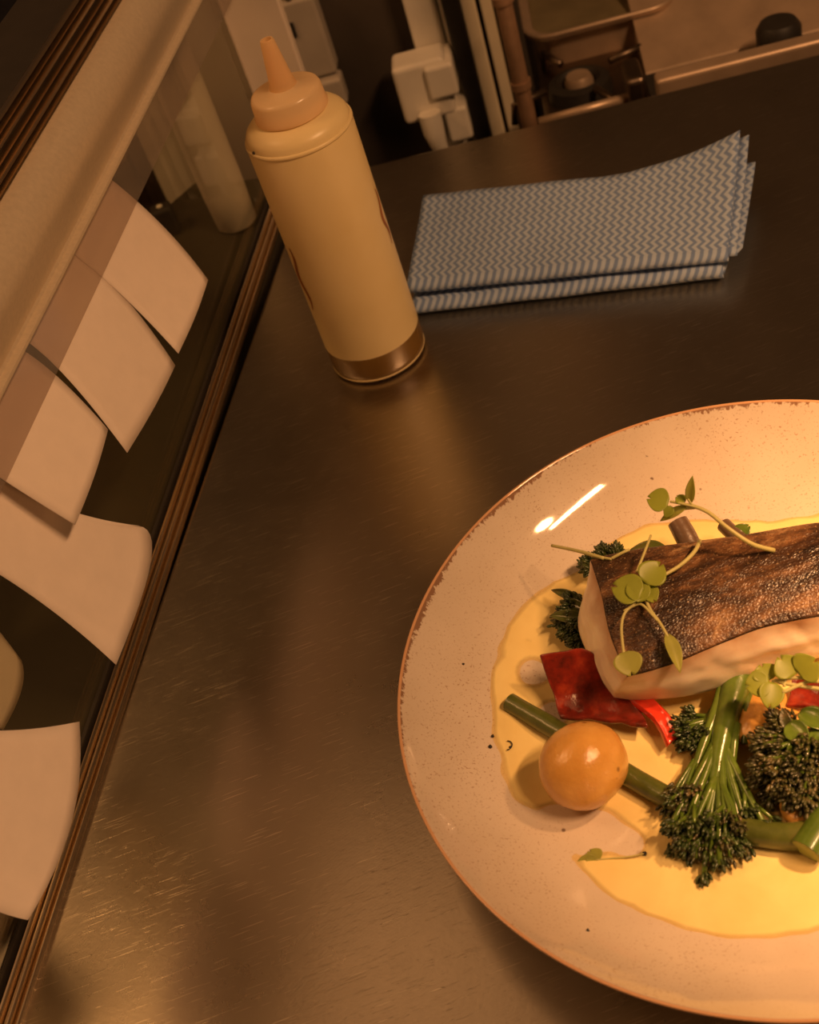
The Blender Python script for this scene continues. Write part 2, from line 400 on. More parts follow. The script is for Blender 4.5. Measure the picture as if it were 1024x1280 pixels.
docket([(-120, 1060), (-40, 1110), (38, 1146)], [(-130, 1240), (-70, 1260), (-2, 1238)], 'docket behind the glass below the nearest hanging one', -0.0176, -0.0177, -0.0178, m=M_PAPER2)

# ------------------------------------------------------------------ SQUEEZE BOTTLE
def bottle():
    c = Vector((0.01737, 0.61687, 0.0006))
    t = thing('squeeze_bottle', 'pale yellow translucent squeeze bottle with a nozzle standing on the counter', 'bottle', c)
    q = NT_('bottle_plastic'); q.set(Base_Color=(0.72, 0.54, 0.25), Roughness=0.32, Subsurface_Weight=0.0, Specular_IOR_Level=0.4)
    v = q.coord(); nz = q.noise(v, 26, 3)
    q.color(q.ramp(nz, [(0.3, (0.86, 0.70, 0.36)), (0.7, (0.92, 0.77, 0.44))]))
    tl = q.new('ShaderNodeBsdfTranslucent'); tl.inputs[0].default_value = (0.95, 0.78, 0.42, 1)
    m1 = q.new('ShaderNodeMixShader'); m1.inputs[0].default_value = 0.16; q.link(q.b.outputs[0], m1.inputs[1]); q.link(tl.outputs[0], m1.inputs[2])
    tr = q.new('ShaderNodeBsdfTransparent'); tr.inputs[0].default_value = (0.95, 0.82, 0.55, 1)
    m2 = q.new('ShaderNodeMixShader'); m2.inputs[0].default_value = 0.10; q.link(m1.outputs[0], m2.inputs[1]); q.link(tr.outputs[0], m2.inputs[2])
    q.link(m2.outputs[0], q.out.inputs[0]); body = q.m
    r = 0.0293
    out = [(r, 0.0183), (r, 0.03), (r, 0.09), (r, 0.150), (0.0288, 0.1535), (0.0284, 0.1548), (0.0282, 0.1562), (0.0272, 0.1582), (0.0250, 0.1603), (0.0215, 0.1622), (0.0180, 0.1632), (0.0170, 0.1650), (0.0170, 0.168)]
    b = MB(); b.lathe(out, 72, tuple(c)); obj('bottle_body', b, body, t, angle=60)
    b = MB(); b.lathe([(r - 0.0008, 0.1512), (r + 0.0004, 0.1522), (r + 0.0002, 0.1536), (r - 0.0012, 0.1542)], 72, tuple(c), close=True); obj('shoulder_ring', b, body, t)
    cap = NT_('cap_plastic'); cap.set(Base_Color=(0.94, 0.76, 0.48), Roughness=0.22, Specular_IOR_Level=0.6)
    tl = cap.new('ShaderNodeBsdfTranslucent'); tl.inputs[0].default_value = (0.95, 0.72, 0.42, 1)
    m1 = cap.new('ShaderNodeMixShader'); m1.inputs[0].default_value = 0.45; cap.link(cap.b.outputs[0], m1.inputs[1]); cap.link(tl.outputs[0], m1.inputs[2])
    tr = cap.new('ShaderNodeBsdfTransparent'); tr.inputs[0].default_value = (0.95, 0.8, 0.55, 1)
    m2 = cap.new('ShaderNodeMixShader'); m2.inputs[0].default_value = 0.12; cap.link(m1.outputs[0], m2.inputs[1]); cap.link(tr.outputs[0], m2.inputs[2]); cap.link(m2.outputs[0], cap.out.inputs[0])
    b = MB(); b.lathe([(0.0175, 0.1638), (0.0198, 0.1636), (0.0200, 0.1650), (0.0194, 0.1665), (0.0190, 0.1735), (0.0182, 0.1752), (0.0168, 0.1758), (0.0088, 0.1766), (0.0078, 0.1775), (0.0, 0.1776)], 64, tuple(c)); cp = obj('cap', b, cap.m, t, angle=60)
    b = MB(); b.lathe([(0.0074, 0.1774), (0.0066, 0.1795), (0.0036, 0.2020), (0.0033, 0.2026), (0.0024, 0.2026), (0.0022, 0.2005), (0.0050, 0.1800)], 36, tuple(c))
    m2n = cap.m.copy(); m2n.name = 'nozzle_plastic'
    for nd in m2n.node_tree.nodes:
        if nd.type == 'MIX_SHADER' and any(l.from_node.type == 'BSDF_TRANSPARENT' for l in nd.inputs[2].links): nd.inputs[0].default_value = 0.4
    obj('nozzle', b, m2n, cp, angle=60)
    liq = plain('mustard_dressing', (0.18, 0.098, 0.022), 0.22, 0, 0.15, 50, Coat_Weight=0.5)
    b = MB(); b.lathe([(0, 0.0014), (0.020, 0.0010), (0.0235, 0.0), (0.0270, 0.0006), (0.0287, 0.0025), (r, 0.006), (r, 0.0183), (r - 0.0012, 0.0185), (0.024, 0.0178), (0, 0.0176)], 72, tuple(c)); obj('filled_base', b, liq, t, angle=60)
    b = MB(); b.lathe([(0.0283, 0.0012), (0.0289, 0.0012), (0.0292, 0.0022), (0.0291, 0.0028)], 72, tuple(c), close=True); obj('base_ring', b, body, t)
    st = plain('brown_sauce_drip', (0.30, 0.11, 0.03), 0.4)
    # dried drips on the wall of the bottle
    def drip(az, z0, z1, w):
        b = MB()
        def fn(u, v):
            z = z0 + (z1 - z0) * v; a = az + (u - 0.5) * w * math.sin(PI * min(max(v, 0.04), 0.96)) ** 0.6 + 0.06 * math.sin(9 * v)
            rr = r + 0.0003 + 0.0005 * math.sin(PI * u) * math.sin(PI * v)
            return c + Vector((rr * math.cos(a), rr * math.sin(a), z))
        b.grid(fn, 4, 14); obj('dried_drip', b, st, t)
    drip(math.radians(-160), 0.052, 0.095, 0.13); drip(math.radians(-22), 0.075, 0.11, 0.10)
    b = MB(); b.blob(c + Vector((0.0284 * math.cos(math.radians(-157)), 0.0284 * math.sin(math.radians(-157)), 0.1545)), WX, (0.0011, 0.0011, 0.0008), 1); obj('dark_spot', b, M_BLACK, t)
bottle()

# ------------------------------------------------------------------ CLOTHS
def m_cloth():
    q = NT_('wavy_stripe_cloth'); q.set(Roughness=0.85)
    uv = q.new('ShaderNodeUVMap'); sp = q.new('ShaderNodeSeparateXYZ'); q.link(uv.outputs[0], sp.inputs[0])
    v = q.math('DIVIDE', sp.outputs[1], 0.0086)
    tri = q.math('PINGPONG', v, 0.5)
    x = q.math('DIVIDE', sp.outputs[0], 0.0049)
    s = q.math('FRACT', q.math('ADD', x, q.math('MULTIPLY', tri, 1.25)))
    d = q.math('ABSOLUTE', q.math('SUBTRACT', s, 0.5))
    nz = q.noise(uv.outputs[0], 500, 2)
    d = q.math('ADD', d, q.math('MULTIPLY', q.math('SUBTRACT', nz, 0.5), 0.12))
    st = q.ramp(d, [(0.17, 0.0), (0.31, 1.0)])
    q.color(q.mix(st, (0.165, 0.25, 0.45), (0.40, 0.50, 0.66)))
    wv = q.noise(uv.outputs[0], 900, 2); q.bump(wv, 0.35, 0.0006)
    return q.m
M_CLOTH = m_cloth()
def fold_cloth(name, label, FL, FR, BR, BL, z0, h, lift, layers, seed, slump=0.0, skew=0.006, front=0.006):
    """layers folded sheets between z0 and z0+h; corners are plan points of the top layer; lift(u, v) raises the top sheets"""
    t = thing(name, label, 'cloth', (FL + FR + BR + BL) * 0.25 * Vector((1, 1, 0)) if False else Vector(((FL.x + BR.x) / 2, (FL.y + BR.y) / 2, z0)), 'folded wavy cloths')
    rnd = random.Random(seed)
    L = (FR - FL).length; D = (BL - FL).length
    fu = (FR - FL).normalized(); fv = (BL - FL).normalized()
    for k in range(layers):
        # every layer is a U: bottom leaf, round front fold, top leaf; the inner ones sit inside the outer
        zi0 = z0 + 0.0008 + k * 0.0013; zi1 = z0 + h - 0.0004 - k * 0.0013
        if zi1 - zi0 < 0.0012: break
        inset = k * 0.0022
        nv_leaf = 16; nf = 9
        prof = []
        R = (zi1 - zi0) / 2
        for i in range(nv_leaf): prof.append((1 - i / nv_leaf, zi0, 0.0, -1))
        for i in range(nf): a = -PI / 2 + PI * i / (nf - 1); prof.append((None, (zi0 + zi1) / 2 + R * math.sin(a), -R * 1.5 * math.cos(a), 0))
        for i in range(1, nv_leaf + 1): prof.append((i / nv_leaf, zi1, 0.0, 1))
        b = MB(); uvs = []; nu = 48; acc = 0
        dist = 0.0; prev = None
        n_p = len(prof)
        for j, (vv, z, off, side) in enumerate(prof):
            v = vv if vv is not None else 0.0
            for i in range(nu + 1):
                u = i / nu
                base = (FL.lerp(FR, u)).lerp(BL.lerp(BR, u), v)
                p = Vector((base.x, base.y, 0)) + fv * (off + inset) + fu * (skew * k * u - (0.0 if side >= 0 else -skew * 0.5 * u))
                zz = z
                lf = lift(u, v)
                wgt = (z - z0) / h
                zz += lf * wgt - slump * wgt * (1 - v) * (0.5 + 0.5 * math.sin(2.2 * u + seed))
                zz += 0.0004 * noise.noise(Vector((u * 7, v * 4 + k, seed * 3.1))) * (1 + 2 * wgt)
                b.v.append((p.x, p.y, max(zz, z0 + 0.0006)))
                uvs.append((u * L + k * 0.003, (v * D if side >= 0 else -v * D) + z * 0.9 + (0.004 if side < 0 else 0) + rnd.random() * 0))
        for j in range(n_p - 1):
            for i in range(nu):
                a = j * (nu + 1) + i; b.f.append((a, a + 1, a + nu + 2, a + nu + 1))
        o = obj('folded_layer', b, M_CLOTH, t, uv=uvs); solid(o, 0.0007, 0.0)
    return t
cz = 0.0095
fold_cloth('folded_cloth', 'lower blue wavy striped cloth lying flat under the other cloth', P(520, 389, 0), P(905, 345, 0), P(928, 240, 0.004), P(540, 285, 0.0), 0.0003, cz, lambda u, v: 0, 2, 2, slump=0.0018, skew=0.001)
def lift_top(u, v): return 0.002 * math.sin(3 * u) * v + 0.026 * max(0, u - 0.55) ** 2 / 0.2025 * max(0, v) ** 1.5 
fold_cloth('folded_cloth', 'upper blue wavy striped cloth with its far right corner turned up', P(511, 355, 0.016), P(910, 314, 0.016), P(929, 205, 0.020), P(530, 249, 0.016), cz + 0.0008, 0.0085, lift_top, 2, 5, slump=0.001, skew=0.005)

# ------------------------------------------------------------------ PLATE
PC = Vector((0.10686, 0.28569, 0.0))
PROF_IN = [(0, 0.0120), (0.03, 0.0120), (0.06, 0.0122), (0.085, 0.0128), (0.098, 0.0140), (0.107, 0.0160), (0.116, 0.0195), (0.124, 0.0240), (0.131, 0.0295), (0.137, 0.0350), (0.1410, 0.0393), (0.1430, 0.0418), (0.1440, 0.0429), (0.1447, 0.0434)]
def plate_z(r):
    return float(np.interp(r, [a for a, _ in PROF_IN], [z for _, z in PROF_IN]))
def on_plate(px, py, h=0.0):
    z = 0.014
    for _ in range(12):
        p = P(px, py, z); z = plate_z((p - PC).to_2d().length) + h
    return P(px, py, z)
def m_plate():
    q = NT_('speckled_glaze'); q.set(Roughness=0.05, Specular_IOR_Level=0.5)
    tc = q.new('ShaderNodeTexCoord'); v = tc.outputs['Object']
    sp = q.new('ShaderNodeSeparateXYZ'); q.link(v, sp.inputs[0])
    r = q.math('SQRT', q.math('ADD', q.math('MULTIPLY', sp.outputs[0], sp.outputs[0]), q.math('MULTIPLY', sp.outputs[1], sp.outputs[1])))
    base = q.ramp(q.noise(v, 22, 4), [(0.3, (0.60, 0.51, 0.41)), (0.7, (0.68, 0.59, 0.49))])
    cluster = q.noise(v, 16, 3)
    s1 = q.noise(v, 950, 2, 0.6)
    spk = q.math('MULTIPLY', q.ramp(s1, [(0.60, 0.0), (0.68, 1.0)]), q.ramp(cluster, [(0.35, 0.25), (0.62, 1.0)]))
    c = q.mix(q.math('MULTIPLY', spk, 0.65), base, (0.30, 0.15, 0.07))
    vo = q.new('ShaderNodeTexVoronoi'); vo.inputs['Scale'].default_value = 85; q.link(v, vo.inputs['Vector'])
    dots = q.ramp(vo.outputs['Distance'], [(0.05, 1.0), (0.09, 0.0)])
    dots = q.math('MULTIPLY', dots, q.ramp(q.noise(v, 70, 1), [(0.60, 0.0), (0.63, 1.0)]))
    c = q.mix(q.math('MULTIPLY', dots, 0.8), c, (0.12, 0.06, 0.03))
    # worn brown band on the inner edge of the rim
    an = q.math('ARCTAN2', sp.outputs[1], sp.outputs[0])
    cv = q.new('ShaderNodeCombineXYZ'); q.link(q.math('MULTIPLY', an, 42.0), cv.inputs[0]); q.link(q.math('MULTIPLY', r, 260.0), cv.inputs[1])
    nn = q.noise(cv.outputs[0], 1.6, 4, 0.65)
    cv2 = q.new('ShaderNodeCombineXYZ'); q.link(q.math('MULTIPLY', an, 1.2), cv2.inputs[0])
    slow = q.noise(cv2.outputs[0], 1.2, 2)
    edge = q.math('ADD', r, q.math('MULTIPLY', q.math('SUBTRACT', nn, 0.52), 0.0065))
    side = q.math('COSINE', q.math('SUBTRACT', an, 2.25))
    edge = q.math('ADD', edge, q.math('MULTIPLY', q.math('SUBTRACT', slow, 0.72), 0.009))
    edge = q.math('ADD', edge, q.math('MULTIPLY', q.math('SUBTRACT', side, 0.75), 0.0024))
    band = q.ramp(q.math('SUBTRACT', q.math('MULTIPLY', edge, 100.0), 13.5), [(0.62, 0.0), (0.68, 1.0)])
    lip = q.ramp(q.math('SUBTRACT', q.math('MULTIPLY', r, 100.0), 13.5), [(0.875, 0.0), (0.90, 1.0)])
    c = q.mix(q.math('MULTIPLY', band, 0.85), c, (0.20, 0.085, 0.035))
    c = q.mix(lip, c, (0.62, 0.36, 0.20))
    q.color(c)
    return q.m
M_PLATE = m_plate()
b = MB()
b.lathe([(r, z) for r, z in PROF_IN] + [(0.1452, 0.0432), (0.1453, 0.0424), (0.1446, 0.0410), (0.138, 0.0325), (0.128, 0.0230), (0.114, 0.0145), (0.098, 0.0092), (0.080, 0.0068), (0.074, 0.0050), (0.0735, 0.0004), (0.069, 0.0004), (0.068, 0.0045), (0.0, 0.0050)], 128, tuple(PC))
o = obj('dinner_plate', b, M_PLATE, loc=PC, angle=60); subsurf(o, 1)
tag(o, 'wide speckled beige plate with a worn brown rim holding the fish dish', 'plate')

# ------------------------------------------------------------------ SAUCE
def sauce():
    q = NT_('butter_sauce'); q.set(Roughness=0.30, Specular_IOR_Level=0.4)
    v = q.coord(); n = q.noise(v, 40, 4, 0.6, 0.4)
    q.color(q.ramp(n, [(0.3, (0.80, 0.62, 0.24)), (0.7, (0.88, 0.72, 0.31))])); q.bump(q.noise(v, 70, 3), 0.15, 0.0008)
    at = q.new('ShaderNodeAttribute'); at.attribute_name = 'depth'
    cov = q.ramp(at.outputs['Fac'], [(0.05, 0.0), (0.62, 1.0)], 'EASE')
    tr = q.new('ShaderNodeBsdfTransparent'); tr.inputs[0].default_value = (1.0, 0.93, 0.72, 1)
    mx = q.new('ShaderNodeMixShader'); q.link(cov, mx.inputs[0]); q.link(tr.outputs[0], mx.inputs[1]); q.link(q.b.outputs[0], mx.inputs[2]); q.link(mx.outputs[0], q.out.inputs[0])
    outline = [(612, 885), (616, 830), (630, 785), (655, 752), (700, 722), (735, 700), (770, 672), (800, 655), (850, 650), (900, 648), (960, 650), (1024, 640), (1110, 660), (1180, 760), (1190, 900), (1160, 1030), (1100, 1130), (1024, 1165), (940, 1178), (870, 1168), (800, 1143), (740, 1108), (700, 1078), (665, 1040), (640, 1003), (622, 950)]
    pol = []
    for px, py in outline:
        p = on_plate(px, py) - PC; pol.append((math.atan2(p.y, p.x), p.to_2d().length))
    pol.sort(); A = [a for a, _ in pol]; Rr = [r for _, r in pol]
    A = [A[-1] - 2 * PI] + A + [A[0] + 2 * PI]; Rr = [Rr[-1]] + Rr + [Rr[0]]
    gaps = [((690, 1030), 0.012, 0.0025), ((740, 1040), 0.013, 0.003), ((790, 1055), 0.008, 0.0022), ((668, 842), 0.010, 0.0025), ((690, 895), 0.010, 0.0025), ((660, 800), 0.006, 0.001), ((650, 960), 0.004, 0.0), ((730, 700), 0.006, 0.001)]
    gp = [(on_plate(*c), s, a) for c, s, a in gaps]
    def thick(x, y):
        a = math.atan2(y, x); r = math.hypot(x, y); R = float(np.interp(a, A, Rr))
        R += 0.0012 * noise.noise(Vector((x * 120, y * 120, 1.0)))
        t = min(0.0016, (R - r) * 0.22)
        for c, s, am in gp:
            d2 = ((x + PC.x - c.x) ** 2 + (y + PC.y - c.y) ** 2) / (s * s)
            t -= am * math.exp(-d2 * 1.3)
        return t + 0.0003 * noise.noise(Vector((x * 90, y * 90, 5.0)))
    nr, na = 64, 220; Rm = 0.125; vs = []; keep = {}; fs = []
    def hz(x, y):
        return plate_z(math.hypot(x, y)) + thick(x, y)
    vs.append((PC.x, PC.y, hz(0, 0))); th = [thick(0, 0)]
    for i in range(1, nr + 1):
        for k in range(na):
            r = Rm * i / nr; a = 2 * PI * k / na; x, y = r * math.cos(a), r * math.sin(a)
            vs.append((PC.x + x, PC.y + y, max(hz(x, y), plate_z(r) - 0.0006))); th.append(thick(x, y))
    for k in range(na): fs.append((0, 1 + k, 1 + (k + 1) % na))
    for i in range(nr - 1):
        for k in range(na):
            a = 1 + i * na + k; b_ = 1 + i * na + (k + 1) % na; fs.append((a, a + na, b_ + na, b_))
    fs = [f for f in fs if max(th[i] for i in f) > -0.0003]
    b = MB(); b.add(vs, fs)
    o = obj('sauce_pool', b, q.m, loc=(PC.x, PC.y, 0.0125))
    a = o.data.attributes.new('depth', 'FLOAT', 'POINT'); a.data.foreach_set('value', [min(1.0, max(0.0, x / 0.0012)) for x in th])
    tag(o, 'yellow butter sauce pooled across the middle of the plate', 'sauce')
sauce()

# ------------------------------------------------------------------ FISH
def spline(pts, n):
    pts = [Vector(p) for p in pts]; m = len(pts); out = []
    L = [0.0]
    for i in range(m): L.append(L[-1] + (pts[(i + 1) % m] - pts[i]).length)
    for k in range(n):
        d = L[-1] * k / n; i = max(j for j in range(m) if L[j] <= d + 1e-12); t = (d - L[i]) / max(L[i + 1] - L[i], 1e-9)
        p0, p1, p2, p3 = pts[(i - 1) % m], pts[i], pts[(i + 1) % m], pts[(i + 2) % m]
        c = 0.5 * ((2 * p1) + (p2 - p0) * t + (2 * p0 - 5 * p1 + 4 * p2 - p3) * t * t + (3 * p1 - p0 - 3 * p2 + p3) * t ** 3)
        out.append(c.lerp(p1.lerp(p2, t), 0.45))
    return out
def resample_open(pts, n):
    pts = [Vector(p) for p in pts]; L = [0.0]
    for a, b in zip(pts[:-1], pts[1:]): L.append(L[-1] + (b - a).length)
    out = []
    for k in range(n + 1):
        d = L[-1] * k / n; i = min(max(j for j in range(len(pts)) if L[j] <= d + 1e-12), len(pts) - 2)
        t = (d - L[i]) / (L[i + 1] - L[i])
        p0 = pts[max(i - 1, 0)]; p1 = pts[i]; p2 = pts[i + 1]; p3 = pts[min(i + 2, len(pts) - 1)]
        out.append(0.5 * ((2 * p1) + (p2 - p0) * t + (2 * p0 - 5 * p1 + 4 * p2 - p3) * t * t + (3 * p1 - p0 - 3 * p2 + p3) * t ** 3))
    return out
def fish():
    t = thing('fish_fillet', 'thick roasted white fish fillet with crisp brown skin on the vegetables', 'fish', P(900, 800, 0.020))
    ZT = 0.050
    # edges of the skin, left end then near edge, far edge
    far = [P(738, 700, ZT), P(780, 690, ZT + 0.001), P(850, 680, ZT + 0.002), P(930, 669, ZT + 0.003), P(1024, 654, ZT + 0.004), P(1110, 650, ZT + 0.003), P(1170, 668, ZT)]
    near = [P(784, 846, ZT - 0.001), P(815, 838, ZT), P(850, 826, ZT), P(905, 803, ZT), P(960, 783, ZT + 0.001), P(1040, 768, ZT + 0.001), P(1120, 760, ZT)]
    nu, nv = 90, 60
    fe = resample_open(far, nu); ne = resample_open(near, nu)
    lmid = [P(738, 700, ZT), P(752, 745, ZT + 0.001), P(763, 795, ZT), P(784, 846, ZT - 0.001)]
    le = resample_open(lmid, nv)
    def skin(u, v, lift=0.0):
        i = min(int(u * nu), nu - 1); f = u * nu - i
        a = fe[i].lerp(fe[i + 1], f); c = ne[i].lerp(ne[i + 1], f)
        p = a.lerp(c, v)
        j = min(int(v * nv), nv - 1); g = v * nv - j
        l = le[j].lerp(le[j + 1], g); l0 = fe[0].lerp(ne[0], v)
        p = p + (l - l0) * (1 - u) ** 4
        z = 0.0050 * math.sin(PI * min(max(v, 0), 1)) ** 0.8 * min(1, u * 5 + 0.25)
        w = 0.00045 * noise.noise(Vector((p.x * 60, p.y * 260, 2))) + 0.0003 * noise.noise(Vector((p.x * 300, p.y * 320, 7)))
        edge = min(v, 1 - v, u, 1) ; w *= min(1, edge * 8 + 0.3)
        return p + Vector((0, 0, z + w + lift))
    b = MB(); b.grid(lambda u, v: skin(u, v, 0.0004), nu, nv)
    q = NT_('crisp_fish_skin'); q.set(Specular_IOR_Level=0.6)
    v = q.coord(); tcx = q.coord(scale=(30, 75, 30), rot=(0, 0, 0.35))
    big = q.noise(tcx, 1.0, 5, 0.65, 0.6); mid = q.noise(q.coord(scale=(150, 330, 150), rot=(0, 0, 0.2)), 1.0, 4, 0.7, 0.3)
    fine = q.noise(v, 900, 2, 0.7)
    c = q.ramp(big, [(0.36, (0.016, 0.008, 0.005)), (0.48, (0.055, 0.024, 0.011)), (0.60, (0.19, 0.088, 0.034)), (0.74, (0.50, 0.31, 0.15))])
    c = q.mix(q.ramp(mid, [(0.45, 0.0), (0.68, 0.75)]), c, (0.030, 0.014, 0.008))
    c = q.mix(q.ramp(fine, [(0.60, 0.0), (0.72, 0.55)]), c, (0.55, 0.36, 0.19))
    q.color(c)
    vo = q.new('ShaderNodeTexVoronoi', feature='DISTANCE_TO_EDGE'); vo.inputs['Scale'].default_value = 1.0
    q.link(q.coord(scale=(640, 900, 640), rot=(0, 0, 0.3)), vo.inputs['Vector'])
    h = q.math('ADD', q.math('MULTIPLY', vo.outputs['Distance'], 0.9), mid)
    q.bump(h, 0.55, 0.0010)
    q.link(q.ramp(big, [(0.3, 0.30), (0.7, 0.44)]), q.b.inputs['Roughness'])
    o = obj('skin', b, q.m, t); solid(o, 0.0008, -1)
    # flesh: rings from the underside out to the widest line and up to the skin edge
    N = 160
    top_ring = []
    nl, nf = 34, 64
    def ringpts():
        r = [(i / nf, 1.0) for i in range(nf)] + [(1.0, 1 - i / 20) for i in range(20)] + [(1 - i / nf, 0.0) for i in range(nf)] + [(0.0, i / nl) for i in range(nl)]
        return r
    rp = ringpts(); top_ring = [skin(u, v) - Vector((0, 0, 0.0002)) for u, v in rp]
    low = [P(768, 872, 0.0255), P(800, 875, 0.0245), P(860, 870, 0.0245), P(905, 858, 0.025), P(945, 843, 0.026), P(1024, 822, 0.027), P(1110, 812, 0.027), P(1160, 790, 0.027)]
    lowR = [P(1160, 790, 0.027), P(1190, 740, 0.027), P(1190, 712, 0.027)]
    lowF = [P(1190, 712, 0.027), P(1110, 700, 0.027), P(1024, 705, 0.026), P(900, 728, 0.0255), P(800, 742, 0.026), P(744, 752, 0.027)]
    lowL = [P(744, 752, 0.027), P(724, 768, 0.029), P(724, 790, 0.029), P(735, 818, 0.028), P(750, 848, 0.0265), P(768, 872, 0.0255)]
    bot = resample_open(low, nf)[:-1] + resample_open(lowR, 20)[:-1] + resample_open(lowF, nf)[:-1] + resample_open(lowL, nl)[:-1]
    cen = sum(bot, Vector()) / len(bot)
    K = 14; rings = []
    for k in range(K + 1):
        s = k / K; ring = []
        for i, (a, c) in enumerate(zip(top_ring, bot)):
            p = a.lerp(c, s)
            d = (c - cen); d.z = 0; d.normalize()
            fl = math.sin(PI * s)
            p = p + d * (0.0018 * fl + 0.0013 * noise.noise(Vector((p.x * 70, p.y * 70, p.z * 160))) * fl + 0.0008 * noise.noise(Vector((p.x * 170 + p.z * 120, p.y * 120, p.z * 90))) * fl)
            ring.append(p)
        rings.append(ring)
    rings.append([cen + (p - cen) * 0.9 + Vector((0, 0, -0.0018)) for p in bot])
    rings.append([Vector((cen.x + (p.x - cen.x) * 0.55, cen.y + (p.y - cen.y) * 0.55, 0.0228)) for p in bot])
    n = len(bot); b = MB(); vs = [p for r in rings for p in r]; fs = []
    for k in range(len(rings) - 1):
        for i in range(n): fs.append((k * n + i, k * n + (i + 1) % n, (k + 1) * n + (i + 1) % n, (k + 1) * n + i))
    vs.append(Vector((cen.x, cen.y, 0.0228))); c0 = len(vs) - 1; base = (len(rings) - 1) * n
    fs += [(base + i, base + (i + 1) % n, c0) for i in range(n)]
    b.add(vs, fs)
    q = NT_('cooked_white_fish'); q.set(Roughness=0.38, Subsurface_Weight=0.25, Subsurface_Radius=(0.006, 0.003, 0.0015), Subsurface_Scale=0.4, Specular_IOR_Level=0.5)
    v = q.coord(); n1 = q.noise(v, 70, 4, 0.6); n2 = q.noise(q.coord(scale=(60, 60, 200)), 1.0, 4, 0.6)
    sp = q.new('ShaderNodeSeparateXYZ'); tc = q.new('ShaderNodeTexCoord'); q.link(tc.outputs['Object'], sp.inputs[0])
    zz = q.math('ADD', sp.outputs[2], q.math('MULTIPLY', q.math('SUBTRACT', n1, 0.5), 0.016))
    brown = q.ramp(q.math('MULTIPLY', zz, 20.0), [(0.43, 0.0), (0.64, 0.80)])
    c = q.ramp(n2, [(0.3, (0.82, 0.68, 0.50)), (0.7, (0.92, 0.82, 0.66))])
    c = q.mix(brown, c, (0.45, 0.20, 0.07)); q.color(c)
    wv = q.new('ShaderNodeTexWave', bands_direction='DIAGONAL'); wv.inputs['Scale'].default_value = 30; wv.inputs['Distortion'].default_value = 9; wv.inputs['Detail'].default_value = 3
    q.link(v, wv.inputs['Vector']); q.bump(wv.outputs['Fac'], 0.22, 0.0010)
    obj('flesh', b, q.m, t)
fish()

# ------------------------------------------------------------------ POTATOES
def m_potato():
    q = NT_('boiled_potato'); q.set(Roughness=0.2, Subsurface_Weight=0.15, Subsurface_Radius=(0.006, 0.003, 0.001), Subsurface_Scale=0.4, Coat_Weight=0.4, Coat_Roughness=0.1)
    v = q.coord(); n = q.noise(v, 60, 4, 0.6)
    c = q.ramp(n, [(0.3, (0.58, 0.29, 0.06)), (0.7, (0.74, 0.42, 0.11))])
    vo = q.new('ShaderNodeTexVoronoi'); vo.inputs['Scale'].default_value = 170; q.link(v, vo.inputs['Vector'])
    d = q.math('MULTIPLY', q.ramp(vo.outputs['Distance'], [(0.10, 1.0), (0.22, 0.0)]), q.ramp(q.noise(v, 110, 2), [(0.56, 0.0), (0.62, 1.0)]))
    c = q.mix(q.math('MULTIPLY', d, 0.7), c, (0.16, 0.06, 0.015)); q.color(c)
    q.bump(q.noise(v, 330, 4, 0.7), 0.42, 0.0008); return q.m
M_POT = m_potato()
def potato(px, py, z, r, rz, label, seed):
    b = MB(); c = P(px, py, z); vs, fs = ICO[3]
    R = Matrix.Rotation(rz, 3, 'Z') @ Matrix.Rotation(0.15, 3, 'Y')
    out = []
    for w in vs:
        w = Vector(w); k = 1 + 0.05 * noise.noise(w * 1.3 + Vector((seed, 0, 0))) + 0.012 * noise.noise(w * 5 + Vector((seed, 3, 0)))
        out.append(c + R @ Vector((w.x * r[0] * k, w.y * r[1] * k, w.z * r[2] * k)))
    b.add(out, fs); o = obj('baby_potato', b, M_POT, loc=c); return tag(o, label, 'potato', 'baby potatoes')
potato(729, 957, 0.0295, (0.0182, 0.0165, 0.0165), 0.35, 'whole glossy baby potato in front of the red pepper', 1)
potato(967, 900, 0.0185, (0.017, 0.0145, 0.0070), 0.1, 'potato piece peeking between the upright stalk and the dark florets', 2)
potato(1022, 998, 0.0155, (0.0165, 0.012, 0.006), 0.5, 'potato half buried under the right-hand dark florets', 3)

# ------------------------------------------------------------------ RED PEPPER
def m_pepper():
    q = NT_('roast_red_pepper'); q.set(Roughness=0.22, Coat_Weight=0.5, Coat_Roughness=0.08)
    v = q.coord(); n = q.noise(v, 75, 4, 0.65)
    c = q.ramp(n, [(0.36, (0.075, 0.012, 0.007)), (0.55, (0.23, 0.020, 0.010)), (0.76, (0.44, 0.06, 0.02))]); q.color(c)
    q.bump(q.noise(v, 300, 3), 0.35, 0.0008); return q.m
M_PEP = m_pepper()
M_PEP2 = plain('bright_red_pepper', (0.68, 0.045, 0.02), 0.2, 0, 0.15, 120, 0.2, Coat_Weight=0.5)
def pepper(far, near, label, th=0.0022, mat=None, bend=0.003):
    fe = resample_open(far, 20); ne = resample_open(near, 20); b = MB()
    def fn(u, v):
        i = min(int(u * 20), 19); f = u * 20 - i
        p = fe[i].lerp(fe[i + 1], f).lerp(ne[i].lerp(ne[i + 1], f), v)
        return p + Vector((0, 0, bend * (0.5 - 4 * v * (1 - v) * 0.5) * 1.0 + 0.0011 * noise.noise(p * 160))) + Vector((noise.noise(p * 110 + Vector((3, 0, 0))), noise.noise(p * 110 + Vector((0, 7, 0))), 0)) * 0.0014
    b.grid(fn, 20, 14)
    o = obj('red_pepper_piece', b, mat or M_PEP, loc=(fe[10] + ne[10]) * 0.5); solid(o, th, 0); bevel(o, 0.0006, 2)
    return tag(o, label, 'pepper', 'red pepper pieces')
